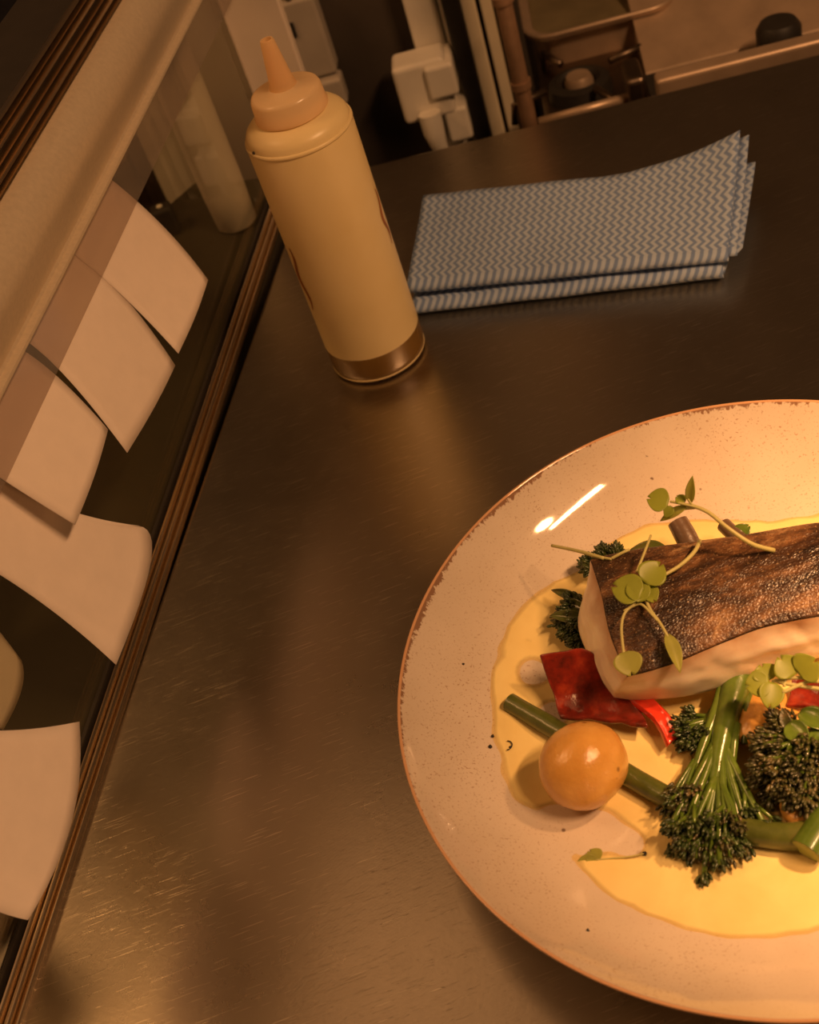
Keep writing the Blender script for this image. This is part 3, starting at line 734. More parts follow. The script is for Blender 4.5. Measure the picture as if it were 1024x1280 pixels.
pepper([P(677, 827, 0.030), P(706, 824, 0.031), P(740, 824, 0.030), P(790, 850, 0.024)], [P(705, 906, 0.018), P(735, 908, 0.018), P(775, 912, 0.0175), P(812, 918, 0.017)], 'large dark red pepper piece left of the fish behind the potato', bend=0.010)
pepper([P(772, 866, 0.0225), P(800, 884, 0.0222), P(822, 908, 0.0212), P(836, 934, 0.0195)], [P(796, 862, 0.0225), P(822, 876, 0.0225), P(840, 898, 0.0215), P(848, 922, 0.020)], 'narrow bright red pepper strip under the near corner of the fish', 0.0028, M_PEP2, 0.0015)
pepper([P(990, 850, 0.026), P(1030, 850, 0.028), P(1080, 850, 0.029)], [P(985, 885, 0.0235), P(1030, 892, 0.0245), P(1080, 900, 0.025)], 'dark red pepper piece behind the sprouts at the right edge', bend=0.002)

# ------------------------------------------------------------------ BROCCOLINI
def m_green(name, stops, rough=0.3, scale=90, bump=0.3):
    q = NT_(name); q.set(Roughness=rough, Coat_Weight=0.3, Coat_Roughness=0.12)
    v = q.coord(); n = q.noise(v, scale, 4, 0.65); q.color(q.ramp(n, stops)); q.bump(q.noise(v, scale * 4, 3), bump, 0.0006); return q.m
M_STALK = m_green('broccolini_stalk', [(0.3, (0.055, 0.100, 0.011)), (0.7, (0.13, 0.205, 0.026))], 0.25, 60)
M_STALKD = m_green('dark_roasted_stalk', [(0.3, (0.055, 0.07, 0.012)), (0.55, (0.09, 0.11, 0.02)), (0.75, (0.13, 0.10, 0.03))], 0.3, 70)
M_STALKP = m_green('purple_brown_stalk', [(0.3, (0.075, 0.045, 0.028)), (0.7, (0.14, 0.085, 0.05))], 0.35, 70)
M_BUD = m_green('broccolini_buds', [(0.30, (0.012, 0.022, 0.006)), (0.55, (0.035, 0.060, 0.012)), (0.75, (0.085, 0.095, 0.022))], 0.38, 160, 0.5)
M_BUDB = m_green('charred_buds', [(0.30, (0.022, 0.018, 0.008)), (0.5, (0.050, 0.055, 0.014)), (0.70, (0.14, 0.095, 0.035))], 0.35, 170, 0.5)
M_CUT = plain('cut_stalk_end', (0.26, 0.30, 0.07), 0.4, 0, 0.2, 300)

def frame_of(d):
    d = d.normalized(); s = d.cross(Vector((0, 0, 1)))
    if s.length < 1e-4: s = Vector((1, 0, 0))
    s.normalize(); u = s.cross(d).normalized(); return d, s, u
def crown(t, p, d, length, spread, n, mats, rnd, vspread=0.45, floor=0.0135, br=0.0014, budr=0.0013, nb=13, cap=0.35):
    """florets: thin branches fanning out from p along d, each ending in a tuft of buds"""
    d, s, u = frame_of(d)
    bb = MB(); kb = MB()
    for i in range(n):
        la = spread * (2 * (i + 0.5) / n - 1) + rnd.uniform(-0.12, 0.12)
        va = rnd.uniform(-vspread, vspread)
        L = length * (1 - 0.22 * (abs(la) / max(spread, 1e-3)) ** 2) * rnd.uniform(0.80, 1.0) * (1 - 0.25 * abs(va) / max(vspread, 1e-3))
        di = (d * math.cos(la) * math.cos(va) + s * math.sin(la) * math.cos(va) + u * math.sin(va)).normalized()
        q0 = p - d * length * 0.12 + s * (0.002 * math.sin(la)); e = p + di * L
        e.z = max(e.z, floor + rnd.uniform(0, 0.002))
        mid = q0.lerp(e, 0.5) + (d * 0.12 * L * (1 - math.cos(la))) + u * 0.0006
        pts = [bez((q0, mid, e), k / 5) for k in range(6)]
        bb.tube(pts, [br * (1.15 - 0.5 * k / 5) for k in range(6)], 6)
        # side twigs
        for j in range(2):
            w = rnd.uniform(0.5, 0.8); a = bez((q0, mid, e), w); sd = (di + s * rnd.uniform(-0.7, 0.7) + u * rnd.uniform(-0.2, 0.7)).normalized(); e2 = a + sd * L * rnd.uniform(0.22, 0.36); e2.z = max(e2.z, floor)
            bb.tube([a, a.lerp(e2, 0.5), e2], [br * 0.6, br * 0.5, br * 0.4], 5)
            tuft(kb, e2, sd, budr, int(nb * 0.7), rnd, floor)
        tuft(kb, e, di, budr, nb, rnd, floor)
    fb = obj('floret_branches', bb, mats[0], t, kind='stuff')
    obj('flower_buds', kb, mats[1], fb, kind='stuff')
def tuft(kb, e, di, r, n, rnd, floor):
    d, s, u = frame_of(di)
    for k in range(n):
        a = rnd.uniform(0, 2 * PI); rad = math.sqrt(rnd.random()) * r * 2.3
        o = s * (math.cos(a) * rad) + u * (math.sin(a) * rad) + d * (rnd.uniform(-0.8, 0.9) * r * 1.6 - rad * 0.35)
        ax = (d * 1.0 + (o * (0.5 / max(rad, 1e-5))) * 0.6 + Vector((rnd.uniform(-.3, .3), rnd.uniform(-.3, .3), rnd.uniform(-.3, .3)))).normalized()
        X, Y, Z = frame_of(ax); c = e + o; c.z = max(c.z, floor)
        q = r * rnd.uniform(0.55, 1.0)
        kb.blob(c, (X, Y, Z), (q * 1.6, q * 0.66, q * 0.66), 0 if r < 0.0009 else 1)
def stalk(t, pts, rad, mat=None, name='stalk', n=14, cut=True, flat=1.0):
    b = MB(); pts = resample_open(pts, 14); m = len(pts)
    rr = [rad[0] + (rad[1] - rad[0]) * i / (m - 1) for i in range(m)]
    rr = [r * (1 + 0.05 * noise.noise(p * 150)) for r, p in zip(rr, pts)]
    b.tube(pts, rr, n, flat=flat); o = obj(name, b, mat or M_STALK, t, angle=60)
    if cut:
        dq = (pts[0] - pts[1]).normalized(); c = MB(); c.tube([pts[0] + dq * 0.00005, pts[0] + dq * 0.0003], [rr[0] * 0.93, rr[0] * 0.80], n); obj('cut_end', c, M_CUT, o, angle=40)
    return pts
def leaf(mb, base, d, nrm, L, Wd, notch=0.12, curl=0.12, n=16, stem=0.0, round_=True):
    """a rounded seed leaf: fan grid, cupped"""
    d = d.normalized(); nrm = (nrm - d * nrm.dot(d)).normalized(); s = d.cross(nrm).normalized()
    nu, nv = 12, 10
    b0 = len(mb.v)
    def fn(u, v):
        x = (u - 0.5) * 2
        if round_: w = math.sin(PI * min(max(v, 0.015), 0.999) ** 0.75) ** 0.62 if v < 0.999 else 0.0
        else: w = math.sin(PI * (0.04 + 0.955 * v) ** 0.8) ** 0.9
        y = v * L - (notch * L * (1 - abs(x)) ** 1.3 * v ** 5 if round_ else 0)
        if round_ and v > 0.85: w = max(w, 0.28 * (1 - (v - 0.85) / 0.15 * 0.55))
        h = curl * L * (x * x * w * 0.8 + 0.4 * math.sin(v * 2.6)) 
        return base + d * y + s * (x * w * Wd * 0.5) + nrm * h
    mb.grid(fn, nu, nv)

# upright broccolini in front of the fish
rnd = random.Random(3)
t = thing('broccolini', 'bright green broccolini lying tip down in front of the fish', 'broccolini', P(905, 950, 0.018))
pts = stalk(t, [P(924, 848, 0.0235), P(914, 880, 0.0235), P(906, 910, 0.0232), P(898, 950, 0.0222), P(893, 995, 0.0205)], (0.0064, 0.0026))
stalk(t, [P(905, 858, 0.0235), P(893, 895, 0.024), P(878, 935, 0.0225), P(868, 965, 0.021)], (0.0026, 0.0017), name='side_branch', cut=False)
stalk(t, [P(934, 868, 0.0225), P(934, 900, 0.023), P(931, 930, 0.021)], (0.0024, 0.0015), name='side_branch', cut=False)
stalk(t, [P(921, 905, 0.0240), P(918, 930, 0.0235), P(915, 960, 0.021)], (0.0018, 0.0014), name='side_branch', cut=False)
d = P(892, 1060, 0.0165) - P(899, 940, 0.023)
crown(t, P(898, 945, 0.0225), d, 0.0525, 0.58, 13, (M_STALK, M_BUD), rnd, 0.24, 0.0150, 0.0017, 0.00125, 18)
crown(t, P(896, 985, 0.0225), d, 0.034, 0.62, 10, (M_STALK, M_BUDB), rnd, 0.30, 0.0155, 0.0012, 0.00110, 12)
crown(t, P(868, 960, 0.0215), P(850, 1035, 0.017) - P(868, 960, 0.0215), 0.026, 0.45, 8, (M_STALK, M_BUDB), rnd, 0.3, 0.0150, 0.0009, 0.0011, 12)
# small head left of its stalk
t = thing('broccolini', 'small dark broccolini head between the red pepper strip and the bright stalk', 'broccolini', P(862, 915, 0.018))
stalk(t, [P(905, 872, 0.0205), P(893, 893, 0.0205), P(882, 908, 0.0205)], (0.0030, 0.0026), cut=False)
crown(t, P(886, 902, 0.0205), P(845, 922, 0.018) - P(888, 900, 0.0205), 0.0165, 0.95, 18, (M_STALK, M_BUD), rnd, 0.6, 0.0150, 0.0009, 0.00115, 15)
# dark heads on the right
t = thing('broccolini', 'broad dark charred broccolini head at the right edge of the plate view', 'broccolini', P(985, 960, 0.018))
stalk(t, [P(1060, 880, 0.030), P(1035, 905, 0.0300), P(1010, 930, 0.0285)], (0.0052, 0.0036))
crown(t, P(1015, 925, 0.0285), P(955, 985, 0.021) - P(1020, 918, 0.0285), 0.0260, 1.05, 26, (M_STALK, M_BUDB), rnd, 0.55, 0.0170, 0.0013, 0.00125, 15)
crown(t, P(1030, 915, 0.029), P(1010, 1010, 0.024) - P(1030, 915, 0.029), 0.0235, 0.8, 16, (M_STALK, M_BUDB), rnd, 0.5, 0.0185, 0.0012, 0.0012, 15)
crown(t, P(985, 955, 0.026), P(945, 1005, 0.020) - P(985, 955, 0.026), 0.0200, 0.8, 14, (M_STALK, M_BUDB), rnd, 0.5, 0.0165, 0.0012, 0.0012, 14)
crown(t, P(1005, 970, 0.026), P(1000, 1025, 0.022) - P(1005, 970, 0.026), 0.0170, 0.7, 10, (M_STALK, M_BUDB), rnd, 0.5, 0.0170, 0.0012, 0.0012, 13)
crown(t, P(1000, 910, 0.029), P(955, 895, 0.026) - P(1010, 912, 0.029), 0.0150, 0.55, 7, (M_STALK, M_BUDB), rnd, 0.4, 0.0170, 0.0010, 0.0012, 9)
b = MB()
for (bx, by, bz, ex, ey, nn) in ((1000, 890, 0.033, 1040, 915, (0.1, -0.4, 1)), (985, 905, 0.033, 1012, 930, (-0.2, -0.3, 1)), (1005, 930, 0.031, 985, 955, (0.2, -0.4, 1))):
    p0 = P(bx, by, bz); p1 = P(ex, ey, bz - 0.001); leaf(b, p0, p1 - p0, Vector(nn), (p1 - p0).length, 0.009, 0.0, 0.2, round_=False)
o = obj('small_leaf', b, M_STALK, t); solid(o, 0.0004)
b = MB(); p0, p1 = P(985, 912, 0.030), P(978, 885, 0.034); leaf(b, p0, p1 - p0, Vector((-0.3, -0.6, 0.7)), 0.0085, 0.0045, 0, 0.1, round_=False); o = obj('small_leaf', b, M_BUDB, t); solid(o, 0.0006)

# loose stalks
def loose(pts, rad, label, mat=None, **k):
    t = thing('broccolini_stalk', label, 'stalk', (pts[0] + pts[-1]) * 0.5); stalk(t, pts, rad, mat, **k); return t
loose([P(637, 878, 0.0180), P(700, 915, 0.0178), P(780, 966, 0.0176), P(872, 1018, 0.0176)], (0.0042, 0.0046), 'long green stalk running beneath the whole potato', M_STALKD)
loose([P(905, 1030, 0.0178), P(950, 1042, 0.0180), P(1000, 1045, 0.0185), P(1050, 1030, 0.020)], (0.0046, 0.0055), 'thick stalk lying crosswise below the dark right-hand head', M_STALKD)
loose([P(1008, 1064, 0.0200), P(1030, 1030, 0.0215), P(1062, 985, 0.024), P(1080, 960, 0.025)], (0.0062, 0.0060), 'pale cut stalk end pointing at the viewer on the right', M_STALK)
loose([P(847, 652, 0.0360), P(858, 672, 0.0325), P(872, 700, 0.028), P(885, 725, 0.026)], (0.0047, 0.0050), 'stubby purple brown stalk standing up behind the fish', M_STALKP)
t = loose([P(905, 656, 0.0300), P(918, 668, 0.0295), P(945, 690, 0.027), P(960, 705, 0.026)], (0.0034, 0.0036), 'thin dark stalk with a leaf scrap behind the fish, right of the stubby one', M_STALKP)
b = MB(); p0 = P(918, 672, 0.0285); p1 = P(938, 656, 0.0315); leaf(b, p0, p1 - p0, Vector((0.1, -0.5, 0.8)), 0.0085, 0.0075, 0.1, 0.15); o = obj('leaf_scrap', b, M_STALK, t); solid(o, 0.0004)
# heads left of the fish
t = thing('broccolini', 'dark broccolini head sticking out left of the fish above the red pepper', 'broccolini', P(715, 775, 0.018))
stalk(t, [P(775, 765, 0.022), P(750, 768, 0.022), P(738, 770, 0.0225)], (0.0046, 0.0038), cut=False)
crown(t, P(745, 762, 0.0245), P(690, 785, 0.020) - P(745, 762, 0.0245), 0.0215, 0.85, 20, (M_STALKD, M_BUD), rnd, 0.42, 0.0150, 0.0011, 0.0012, 14)
crown(t, P(742, 785, 0.0215), P(712, 815, 0.018) - P(742, 780, 0.0215), 0.0140, 0.8, 12, (M_STALKD, M_BUD), rnd, 0.4, 0.0150, 0.001, 0.0012, 14)
b = MB(); 
for a, c_, w in (((728, 752), (690, 738), 0.004), ((735, 765), (700, 752), 0.006), ((735, 775), (688, 770), 0.006)):
    p0 = P(*a, 0.027); p1 = P(*c_, 0.025); leaf(b, p0, p1 - p0, Vector((-0.2, -0.3, 1)), (p1 - p0).length, w, 0, 0.15, round_=False)
o = obj('small_leaf', b, M_STALKD, t); solid(o, 0.0004)
t = thing('broccolini', 'small dark broccolini head behind the left corner of the fish', 'broccolini', P(745, 692, 0.02))
stalk(t, [P(790, 722, 0.0250), P(772, 712, 0.0255), P(762, 706, 0.026)], (0.0040, 0.0032), cut=False)
crown(t, P(766, 708, 0.0265), P(755, 675, 0.0285) - P(766, 710, 0.0265), 0.0135, 0.75, 14, (M_STALKD, M_BUD), rnd, 0.35, 0.0165, 0.0010, 0.00115, 14)
crown(t, P(750, 710, 0.0245), P(722, 702, 0.023) - P(755, 712, 0.0245), 0.0105, 0.7, 9, (M_STALKD, M_BUD), rnd, 0.35, 0.0150, 0.0009, 0.0011, 12)
b = MB(); p0 = P(835, 690, 0.028); p1 = P(785, 690, 0.026); leaf(b, p0, p1 - p0, Vector((0, -0.4, 1)), (p1 - p0).length, 0.010, 0, 0.1, round_=False); o = obj('small_leaf', b, M_STALKD, t); solid(o, 0.0004)

# ------------------------------------------------------------------ MICRO GREENS
def m_sprout(name, c, tcol, mixf=0.4):
    q = NT_(name); q.set(Roughness=0.38, Specular_IOR_Level=0.4)
    v = q.coord(); n = q.noise(v, 160, 3)
    q.color(q.ramp(n, [(0.3, tuple(x * 0.85 for x in c)), (0.7, c)]))
    tl = q.new('ShaderNodeBsdfTranslucent'); tl.inputs[0].default_value = (*tcol, 1)
    m = q.new('ShaderNodeMixShader'); m.inputs[0].default_value = mixf; q.link(q.b.outputs[0], m.inputs[1]); q.link(tl.outputs[0], m.inputs[2]); q.link(m.outputs[0], q.out.inputs[0]); return q.m
M_SLEAF = m_sprout('seed_leaf', (0.36, 0.42, 0.06), (0.48, 0.54, 0.08))
M_SLEAFP = m_sprout('pale_seed_leaf', (0.52, 0.54, 0.14), (0.6, 0.62, 0.16), 0.55)
M_SSTEM = m_sprout('sprout_stem', (0.66, 0.62, 0.26), (0.68, 0.64, 0.28), 0.3)
UPV = Vector((0, -0.45, 0.9))
def sprout(label, stems, leaves, base):
    t = thing('sprout', label, 'sprout', base, None)
    for pts, r0, r1 in stems:
        pts = [P(*p) for p in pts]; pts = resample_open(pts, 14)
        b = MB(); b.tube(pts, [r0 + (r1 - r0) * i / 14 for i in range(15)], 8); obj('stem', b, M_SSTEM, t)
    for (a, c, w, rd, pale, nrm) in leaves:
        p0 = P(*a); p1 = P(*c); b = MB(); leaf(b, p0, p1 - p0, Vector(nrm) if nrm else UPV, (p1 - p0).length * 1.08, w * 1.15, 0.20, 0.10, round_=rd)
        o = obj('leaf', b, M_SLEAFP if pale else M_SLEAF, t); solid(o, 0.00028)
    return t
def S(px, py, z): return (px, py, z)
z1 = 0.062
sprout('arching sprout with a round leaf reaching over the purple stalk at the top', [
    ([(968, 688, .0585), (940, 680, .064), (910, 660, .070), (885, 640, .074), (862, 631, .075)], 0.0010, 0.0008),
    ([(868, 633, .075), (850, 629, .076), (838, 627, .076)], 0.0007, 0.0005),
    ([(866, 632, .075), (860, 624, .078)], 0.0006, 0.0005),
    ([(870, 634, .0745), (848, 637, .072), (832, 645, .070)], 0.0008, 0.0006)],
    [((836, 628, .076), (811, 623, .077), 0.0092, True, False, (0.1, -0.5, 0.85)),
     ((856, 628, .076), (846, 621, .077), 0.0042, True, False, None),
     ((863, 628, .076), (866, 597, .086), 0.0036, False, True, (-0.6, -0.6, 0.4)),
     ((858, 633, .074), (828, 650, .068), 0.0034, False, True, None),
     ((840, 633, .074), (832, 646, .071), 0.004, False, False, None)], P(968, 688, .0585))
sprout('sprout with two round leaves lying on the left of the fish skin', [
    ([(875, 676, .058), (868, 690, .061), (850, 707, .062), (828, 720, .063), (810, 730, .0625)], 0.0009, 0.0007),
    ([(814, 626 + 43, .064), (806, 690, .063), (796, 715, .061)], 0.0005, 0.0006),
    ([(803, 735, .062), (812, 760, .060), (826, 780, .059), (835, 796, .0575)], 0.0007, 0.0006),
    ([(798, 752, .061), (782, 765, .060), (777, 785, .0590), (780, 818, .0565)], 0.0006, 0.0006),
    ([(780, 764, .060), (800, 755, .0605), (815, 768, .0597), (822, 776, .0593)], 0.0006, 0.0005)],
    [((803, 742, .063), (768, 733, .064), 0.0118, True, False, (0.0, -0.3, 0.95)),
     ((802, 752, .0622), (793, 724, .0635), 0.0085, True, False, (0.05, -0.3, 0.95)),
     ((806, 728, .0645), (826, 706, .0655), 0.0105, True, False, (0.1, -0.35, 0.95)),
     ((808, 733, .062), (818, 752, .061), 0.0065, True, False, None),
     ((834, 793, .058), (849, 838, .0535), 0.0052, False, True, (0.3, -0.3, 0.9)),
     ((781, 815, .0575), (790, 843, .0535), 0.0100, True, True, (0.0, -0.3, 0.95))], P(875, 676, .058))
sprout('thin sprout stem poking left past the corner of the fish', [
    ([(690, 682, .044), (715, 687, .048), (735, 692, .051), (755, 698, .0525)], 0.0007, 0.0008),
    ([(728, 689, .0495), (742, 695, .051), (765, 699, .0530)], 0.0006, 0.0006),
    ([(765, 698, .0530), (778, 691, .0545), (787, 687, .0545)], 0.0007, 0.0006)], [], P(755, 698, .0525))
sprout('sprout with clover-like leaves over the stalk at the right edge', [
    ([(1075, 868, .040), (1024, 861, .043), (985, 855, .0445), (972, 852, .045)], 0.0009, 0.0007),
    ([(1060, 850, .041), (1024, 849, .044), (1000, 856, .0445), (978, 866, .044)], 0.0009, 0.0007),
    ([(1024, 852, .044), (995, 847, .0455), (965, 852, .0455)], 0.0008, 0.0006),
    ([(980, 858, .0445), (985, 845, .046), (1000, 838, .0475)], 0.0006, 0.0005)],
    [((962, 853, .046), (934, 858, .046), 0.0095, True, False, (0, -0.35, 0.95)),
     ((962, 850, .046), (952, 832, .048), 0.0095, True, False, (0, -0.35, 0.95)),
     ((966, 853, .046), (962, 884, .0425), 0.0085, True, False, (0.1, -0.45, 0.9)),
     ((992, 845, .047), (975, 822, .051), 0.0100, True, False, (0, -0.4, 0.92)),
     ((998, 842, .0475), (1020, 826, .051), 0.0110, True, False, (0.1, -0.4, 0.92))], P(1024, 861, .043))
zs = 0.0147
sprout('tiny pale sprout scrap floating in the sauce below the potato', [
    ([(745, 1075, zs), (765, 1073, zs), (785, 1071, zs), (805, 1067, zs)], 0.0004, 0.0003)],
    [((748, 1076, zs), (737, 1064, zs + .001), 0.0065, True, True, None), ((746, 1074, zs), (722, 1079, zs), 0.0045, False, True, None)], P(745, 1075, zs))
# burnt specks
def speck(px, py, r, h=0.0004, label='', z=None):
    c = on_plate(px, py, h) if z is None else P(px, py, z); b = MB(); vs, fs = ICO[1]
    b.add([c + Vector(w) * r * (1 + 0.4 * noise.noise(Vector(w) * 2 + c * 900)) for w in vs], fs)
    o = obj('burnt_speck', b, M_BLACK, loc=c); tag(o, label, 'speck', 'burnt specks on the plate')
speck(616, 920, 0.0007, 0.0008, 'upper of the two black specks at the left edge of the sauce'); speck(613, 933, 0.0008, 0.0008, 'lower black speck at the left edge of the sauce')
speck(638, 934, 0.0006, 0.0014, 'black speck on the sauce beside the curled burnt thread'); speck(579, 830, 0.0006, 0.0003, 'lone black speck on the bare left wall of the plate')
speck(806, 1067, 0.0009, 0.0012, 'dark peppercorn crumb at the end of the floating sprout stem'); speck(735, 1163, 0.0006, 0.0003, 'lone speck on the lower wall of the plate')
b = MB(); c = on_plate(634, 932, 0.0015); b.tube([c + Vector((0.0022 * math.cos(a), 0.0022 * math.sin(a), 0.0002)) for a in np.linspace(-1.9, 1.2, 12)], 0.00025, 6)
o = obj('burnt_thread', b, M_BLACK, loc=c); tag(o, 'tiny curled burnt thread lying in the sauce', 'thread')

# ------------------------------------------------------------------ BACKGROUND BEHIND THE COUNTER
def fbox(e, k, z): return KP(e, k, z)
# white wall plug on its trunking
t = thing('power_adapter', 'white power adapter plugged in on white trunking behind the counter', 'adapter', KP(-0.093, 0.97, -0.06))
e0, z0 = KE(537, 112, 0.965)
R_ = lambda x, y, z: KP(e0 + x, 0.965 + y, z0 + z)
b = MB(); b.box(R_, (-0.026, -0.005, -0.024), (0.018, 0.0265, 0.026)); o = obj('body', b, M_WHITEPL, t, smooth=False); bevel(o, 0.004, 3)
b = MB(); b.box(R_, (0.0, -0.010, -0.006), (0.024, 0.030, 0.022)); o = obj('plug_top', b, M_WHITEPL, t, smooth=False); bevel(o, 0.003, 3)
b = MB(); b.box(R_, (0.006, -0.004, -0.050), (0.026, 0.030, -0.020)); o = obj('lower_block', b, M_WHITEPL, t, smooth=False); bevel(o, 0.003, 3)
b = MB(); b.tube([R_(-0.004, -0.012, -0.014), R_(-0.004, -0.014, -0.030), R_(-0.003, -0.014, -0.042), R_(-0.001, -0.013, -0.052)], [0.0095, 0.0090, 0.0070, 0.0050], 16); obj('cable_boot', b, M_WHITEPL, t, angle=50)
b = MB(); b.tube([R_(-0.001, -0.013, -0.050), R_(0.002, -0.012, -0.075), R_(0.006, -0.010, -0.14)], 0.0035, 10); obj('cable', b, M_WHITEPL, t)
e1, _ = KE(552, 110, 0.99)
b = MB(); b.box(fbox, (e1 - 0.013, 0.992, -0.40), (e1 + 0.013, 1.011, 0.5)); o = obj('cable_trunking', b, M_WHITEPL, smooth=False, loc=KP(e1, 1.0, -0.40)); bevel(o, 0.002); tag(o, 'white vertical cable trunking behind the power adapter', 'trunking')
b = MB(); b.box(fbox, (e1 + 0.0145, 0.992, -0.40), (e1 + 0.0175, 1.011, 0.5)); o = obj('trunking_edge', b, M_WHITEPL, smooth=False, loc=KP(e1 + 0.018, 1.0, -0.40)); tag(o, 'thin white strip right beside the cable trunking', 'strip')
# backing board the sockets sit on
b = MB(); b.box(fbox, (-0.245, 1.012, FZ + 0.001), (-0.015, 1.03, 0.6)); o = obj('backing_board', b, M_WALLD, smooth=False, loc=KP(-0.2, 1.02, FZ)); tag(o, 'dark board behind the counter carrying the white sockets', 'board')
# socket at the top left
e2, z2 = KE(378, 42, 1.0)
t = thing('wall_socket', 'white socket box with a black slot behind the bottle nozzle', 'socket', KP(e2, 1.0, z2))
R2 = lambda x, y, z: KP(e2 + x, 1.0 + y, z2 + z)
b = MB(); b.box(R2, (-0.020, -0.012, -0.035), (0.020, 0.0115, 0.032)); o = obj('box', b, M_SOCKET, t, smooth=False); bevel(o, 0.003, 3)
b = MB(); b.box(R2, (-0.010, -0.0135, 0.004), (-0.002, -0.011, 0.016)); obj('slot', b, M_BLACK, t, smooth=False)
b = MB(); b.box(R2, (-0.004, -0.020, -0.060), (0.022, 0.0, -0.036)); o = obj('plug', b, M_SOCKET, t, smooth=False); bevel(o, 0.003, 3)
b = MB(); b.tube([R2(0.0, -0.008, 0.032), R2(0.002, -0.007, 0.06), R2(0.004, -0.006, 0.2)], 0.003, 8); obj('cable', b, M_SOCKET, t)
# black upright, cream panels, copper pipe
e3, _ = KE(583, 90, 0.985)
b = MB(); b.box(fbox, (e3 - 0.006, 0.978, FZ + 0.001), (e3 + 0.009, 0.986, 0.5)); o = obj('black_upright', b, M_BLACK, smooth=False, loc=KP(e3, 0.95, FZ)); bevel(o, 0.002); tag(o, 'black upright bar between the adapter and the cream panels', 'upright')
for (xa, xb, kk, lab) in ((604, 622, 1.0, 'left cream panel strip beside the black upright'), (627, 642, 1.0, 'middle cream panel strip behind the copper pipe'), (646, 655, 0.995, 'narrow right cream panel strip next to the copper pipe')):
    ea, _ = KE(xa, 120, kk); eb, _ = KE(xb, 120, kk)
    b = MB(); b.box(fbox, (ea, kk - 0.012, FZ + 0.001), (eb, kk + 0.011, 0.5)); o = obj('cream_panel', b, M_CREAM, smooth=False, loc=KP((ea + eb) / 2, kk, FZ)); bevel(o, 0.0015); tag(o, lab, 'panel')
e4, _ = KE(648, 90, 0.93)
b = MB(); b.tube([KP(e4, 0.93, -0.34), KP(e4, 0.93, 0.0), KP(e4, 0.93, 0.6)], 0.0066, 20)
t = thing('copper_pipe', 'brown copper pipe rising beside the steel cooker', 'pipe', KP(e4, 0.93, -0.34)); obj('pipe', b, M_COPPER, t)
for z in (-0.02, 0.05):
    b = MB(); b.tube([KP(e4, 0.93, z), KP(e4, 0.93, z + 0.006)], 0.0082, 20); obj('collar', b, M_COPPER, t, angle=40)

# steel cooker
t = thing('steel_cooker', 'low steel cooker top with burners behind the counter at upper right', 'cooker', KP(0.2, 1.1, FZ))
eL = KE(672, 100, 0.95)[0]
b = MB(); b.box(fbox, (eL, 0.852, FZ + 0.001), (0.62, 1.30, -0.055)); o = obj('body', b, M_DARKSTEEL, t, smooth=False); bevel(o, 0.004)
eb, zb = KE(820, 112, 0.862); er, zr = KE(1060, 48, 0.862)
b = MB(); b.box(fbox, (eb, 0.853, -0.035), (0.62, 0.868, zb + 0.011)); o = obj('front_bar', b, M_BGSTEEL, t, smooth=False); bevel(o, 0.003, 3)
b = MB(); b.tube([KP(KE(668, 126, 0.88)[0], 0.88, -0.026), KP(KE(785, 97, 0.88)[0], 0.88, -0.024)], 0.0038, 12); obj('hob_edge_bar', b, M_BGSTEEL, t)
b = MB(); b.box(fbox, (eb - 0.02, 0.868, -0.055), (eb - 0.006, 0.905, -0.005)); o = obj('corner_block', b, M_DARKSTEEL, t, smooth=False); bevel(o, 0.004, 3)
# sloping steel panel behind the right half
b = MB(); pr = [(0.955, -0.054), (0.958, -0.048), (1.15, 0.02), (1.20, 0.02), (1.20, -0.054)]
b.extrude(pr, lambda a, k, z: KP(a, k, z), eb + 0.002, 0.62); obj('sloping_panel', b, M_BGSTEEL, t, smooth=False)
b = MB(); b.box(fbox, (eb, 0.868, -0.054), (0.62, 0.950, -0.046)); obj('trough', b, M_BLACK, t, smooth=False)
def disc_on(e, k, z, r, h, mat, name, prof=None):
    b = MB(); b.lathe(prof or [(0, h), (r * 0.8, h), (r, h * 0.7), (r, 0), (0, 0)], 32, tuple(KP(e, k, z))); return obj(name, b, mat, t, angle=50)
ek, zk = KE(972, 42, 0.93); disc_on(ek, 0.925, -0.035, 0.017, 0.018, M_BLACK, 'control_knob')
ek2, _ = KE(893, 66, 0.905); disc_on(ek2, 0.905, -0.036, 0.008, 0.006, M_DARKSTEEL, 'small_knob')
eu, zu = KE(722, 92, 0.965)
disc_on(eu, 0.965, -0.055, 0.026, 0.012, M_BLACK, 'burner_ring', [(0.014, 0.0), (0.014, 0.010), (0.018, 0.013), (0.025, 0.011), (0.027, 0.0)])
disc_on(eu, 0.965, -0.055, 0.012, 0.016, M_BGSTEEL, 'burner_cap')
for a in (0.4, 1.97, 3.54, 5.11):
    b = MB(); q0 = KP(eu + 0.030 * math.cos(a), 0.965 + 0.030 * math.sin(a), -0.040); q1 = KP(eu + 0.060 * math.cos(a), 0.965 + 0.060 * math.sin(a), -0.040); q2 = KP(eu + 0.062 * math.cos(a), 0.965 + 0.062 * math.sin(a), -0.055)
    b.tube([q0, q1, q2], 0.003, 8); obj('pan_support', b, M_DARKSTEEL, t)
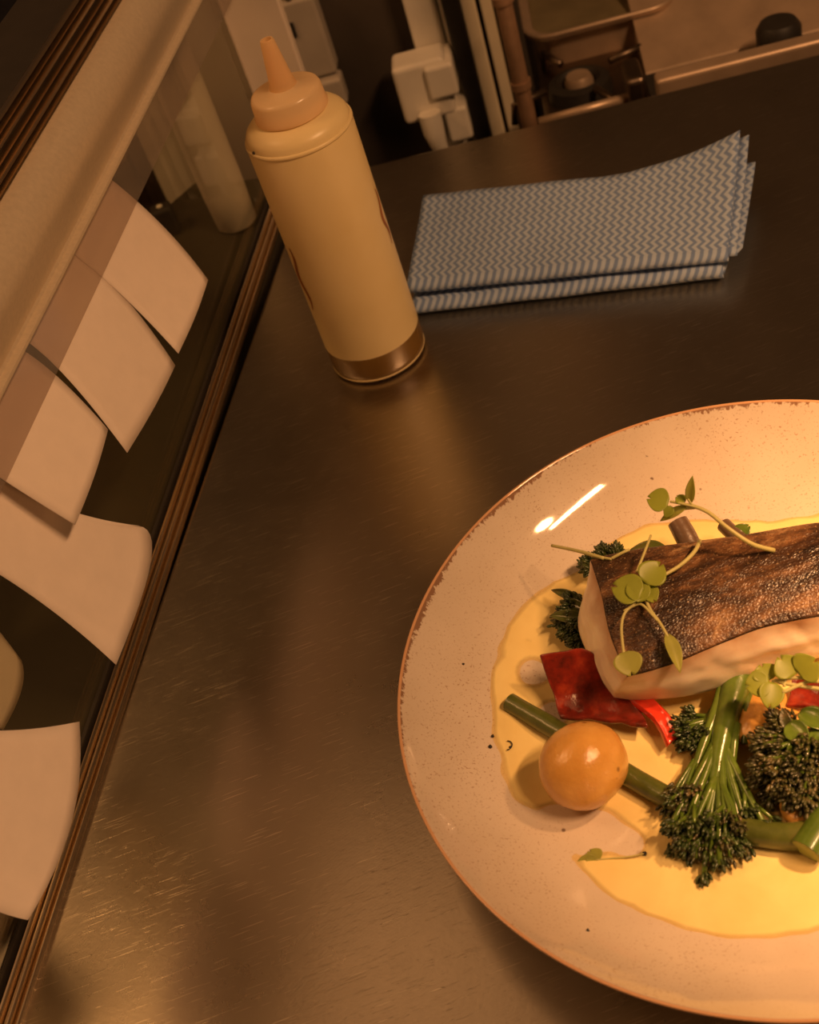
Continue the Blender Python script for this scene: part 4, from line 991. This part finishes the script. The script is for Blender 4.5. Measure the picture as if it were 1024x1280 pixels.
# rectangular steel pan on the cooker
def steel_pan():
    k0, k1 = 1.02, 1.22
    el = KE(668, 52, k0)[0]; er = KE(838, 10, k0)[0]; ztop = KE(750, 27, k0)[1]; zbot = ztop - 0.048
    t = thing('steel_pan', 'rectangular steel pan with a rolled rim standing on the cooker', 'pan', KP((el + er) / 2, (k0 + k1) / 2, zbot))
    def rr(a, b_, c, d_, r, z):
        pts = []
        for cx, cy, s in ((c - r, d_ - r, 0), (a + r, d_ - r, PI / 2), (a + r, b_ + r, PI), (c - r, b_ + r, 1.5 * PI)):
            for i in range(7): g = s + PI / 2 * i / 6; pts.append(KP(cx + r * math.cos(g), cy + r * math.sin(g), z))
        return pts
    rings = [rr(el + .012, k0 + .012, er - .012, k1 - .012, .018, zbot + .001), rr(el + .004, k0 + .004, er - .004, k1 - .004, .022, zbot + .004), rr(el, k0, er, k1, .022, ztop), rr(el - .006, k0 - .006, er + .006, k1 + .006, .024, ztop + .0015), rr(el - .007, k0 - .007, er + .007, k1 + .007, .024, ztop - .002)]
    b = MB(); n = 28; vs = [p for r in rings for p in r]; fs = [tuple(range(n))]
    for k in range(len(rings) - 1):
        for i in range(n): fs.append((k * n + i, k * n + (i + 1) % n, (k + 1) * n + (i + 1) % n, (k + 1) * n + i))
    b.add(vs, fs); o = obj('pan_body', b, M_BGSTEEL, t, angle=40); solid(o, 0.0012)
    b = MB(); ring = rr(el - .006, k0 - .006, er + .006, k1 + .006, .024, ztop + .0015); b.tube(ring + ring[:1], 0.0022, 8, cap=False); obj('rolled_rim', b, M_BGSTEEL, t)
    b = MB(); ins = [p - Vector((0, 0, 0.004)) for p in rr(el + .001, k0 + .001, er - .001, k1 - .001, .021, ztop)]
    b.add(ins, [tuple(range(n))]); o = obj('lid_sheet', b, M_LID, t, smooth=False); solid(o, 0.001)
    for x in (el + 0.03, er - 0.03):
        b = MB(); b.box(fbox, (x - 0.004, k0 + 0.03, -0.0545), (x + 0.004, k1 - 0.03, zbot + 0.0012)); obj('stand_rail', b, M_DARKSTEEL, t, smooth=False)
steel_pan()
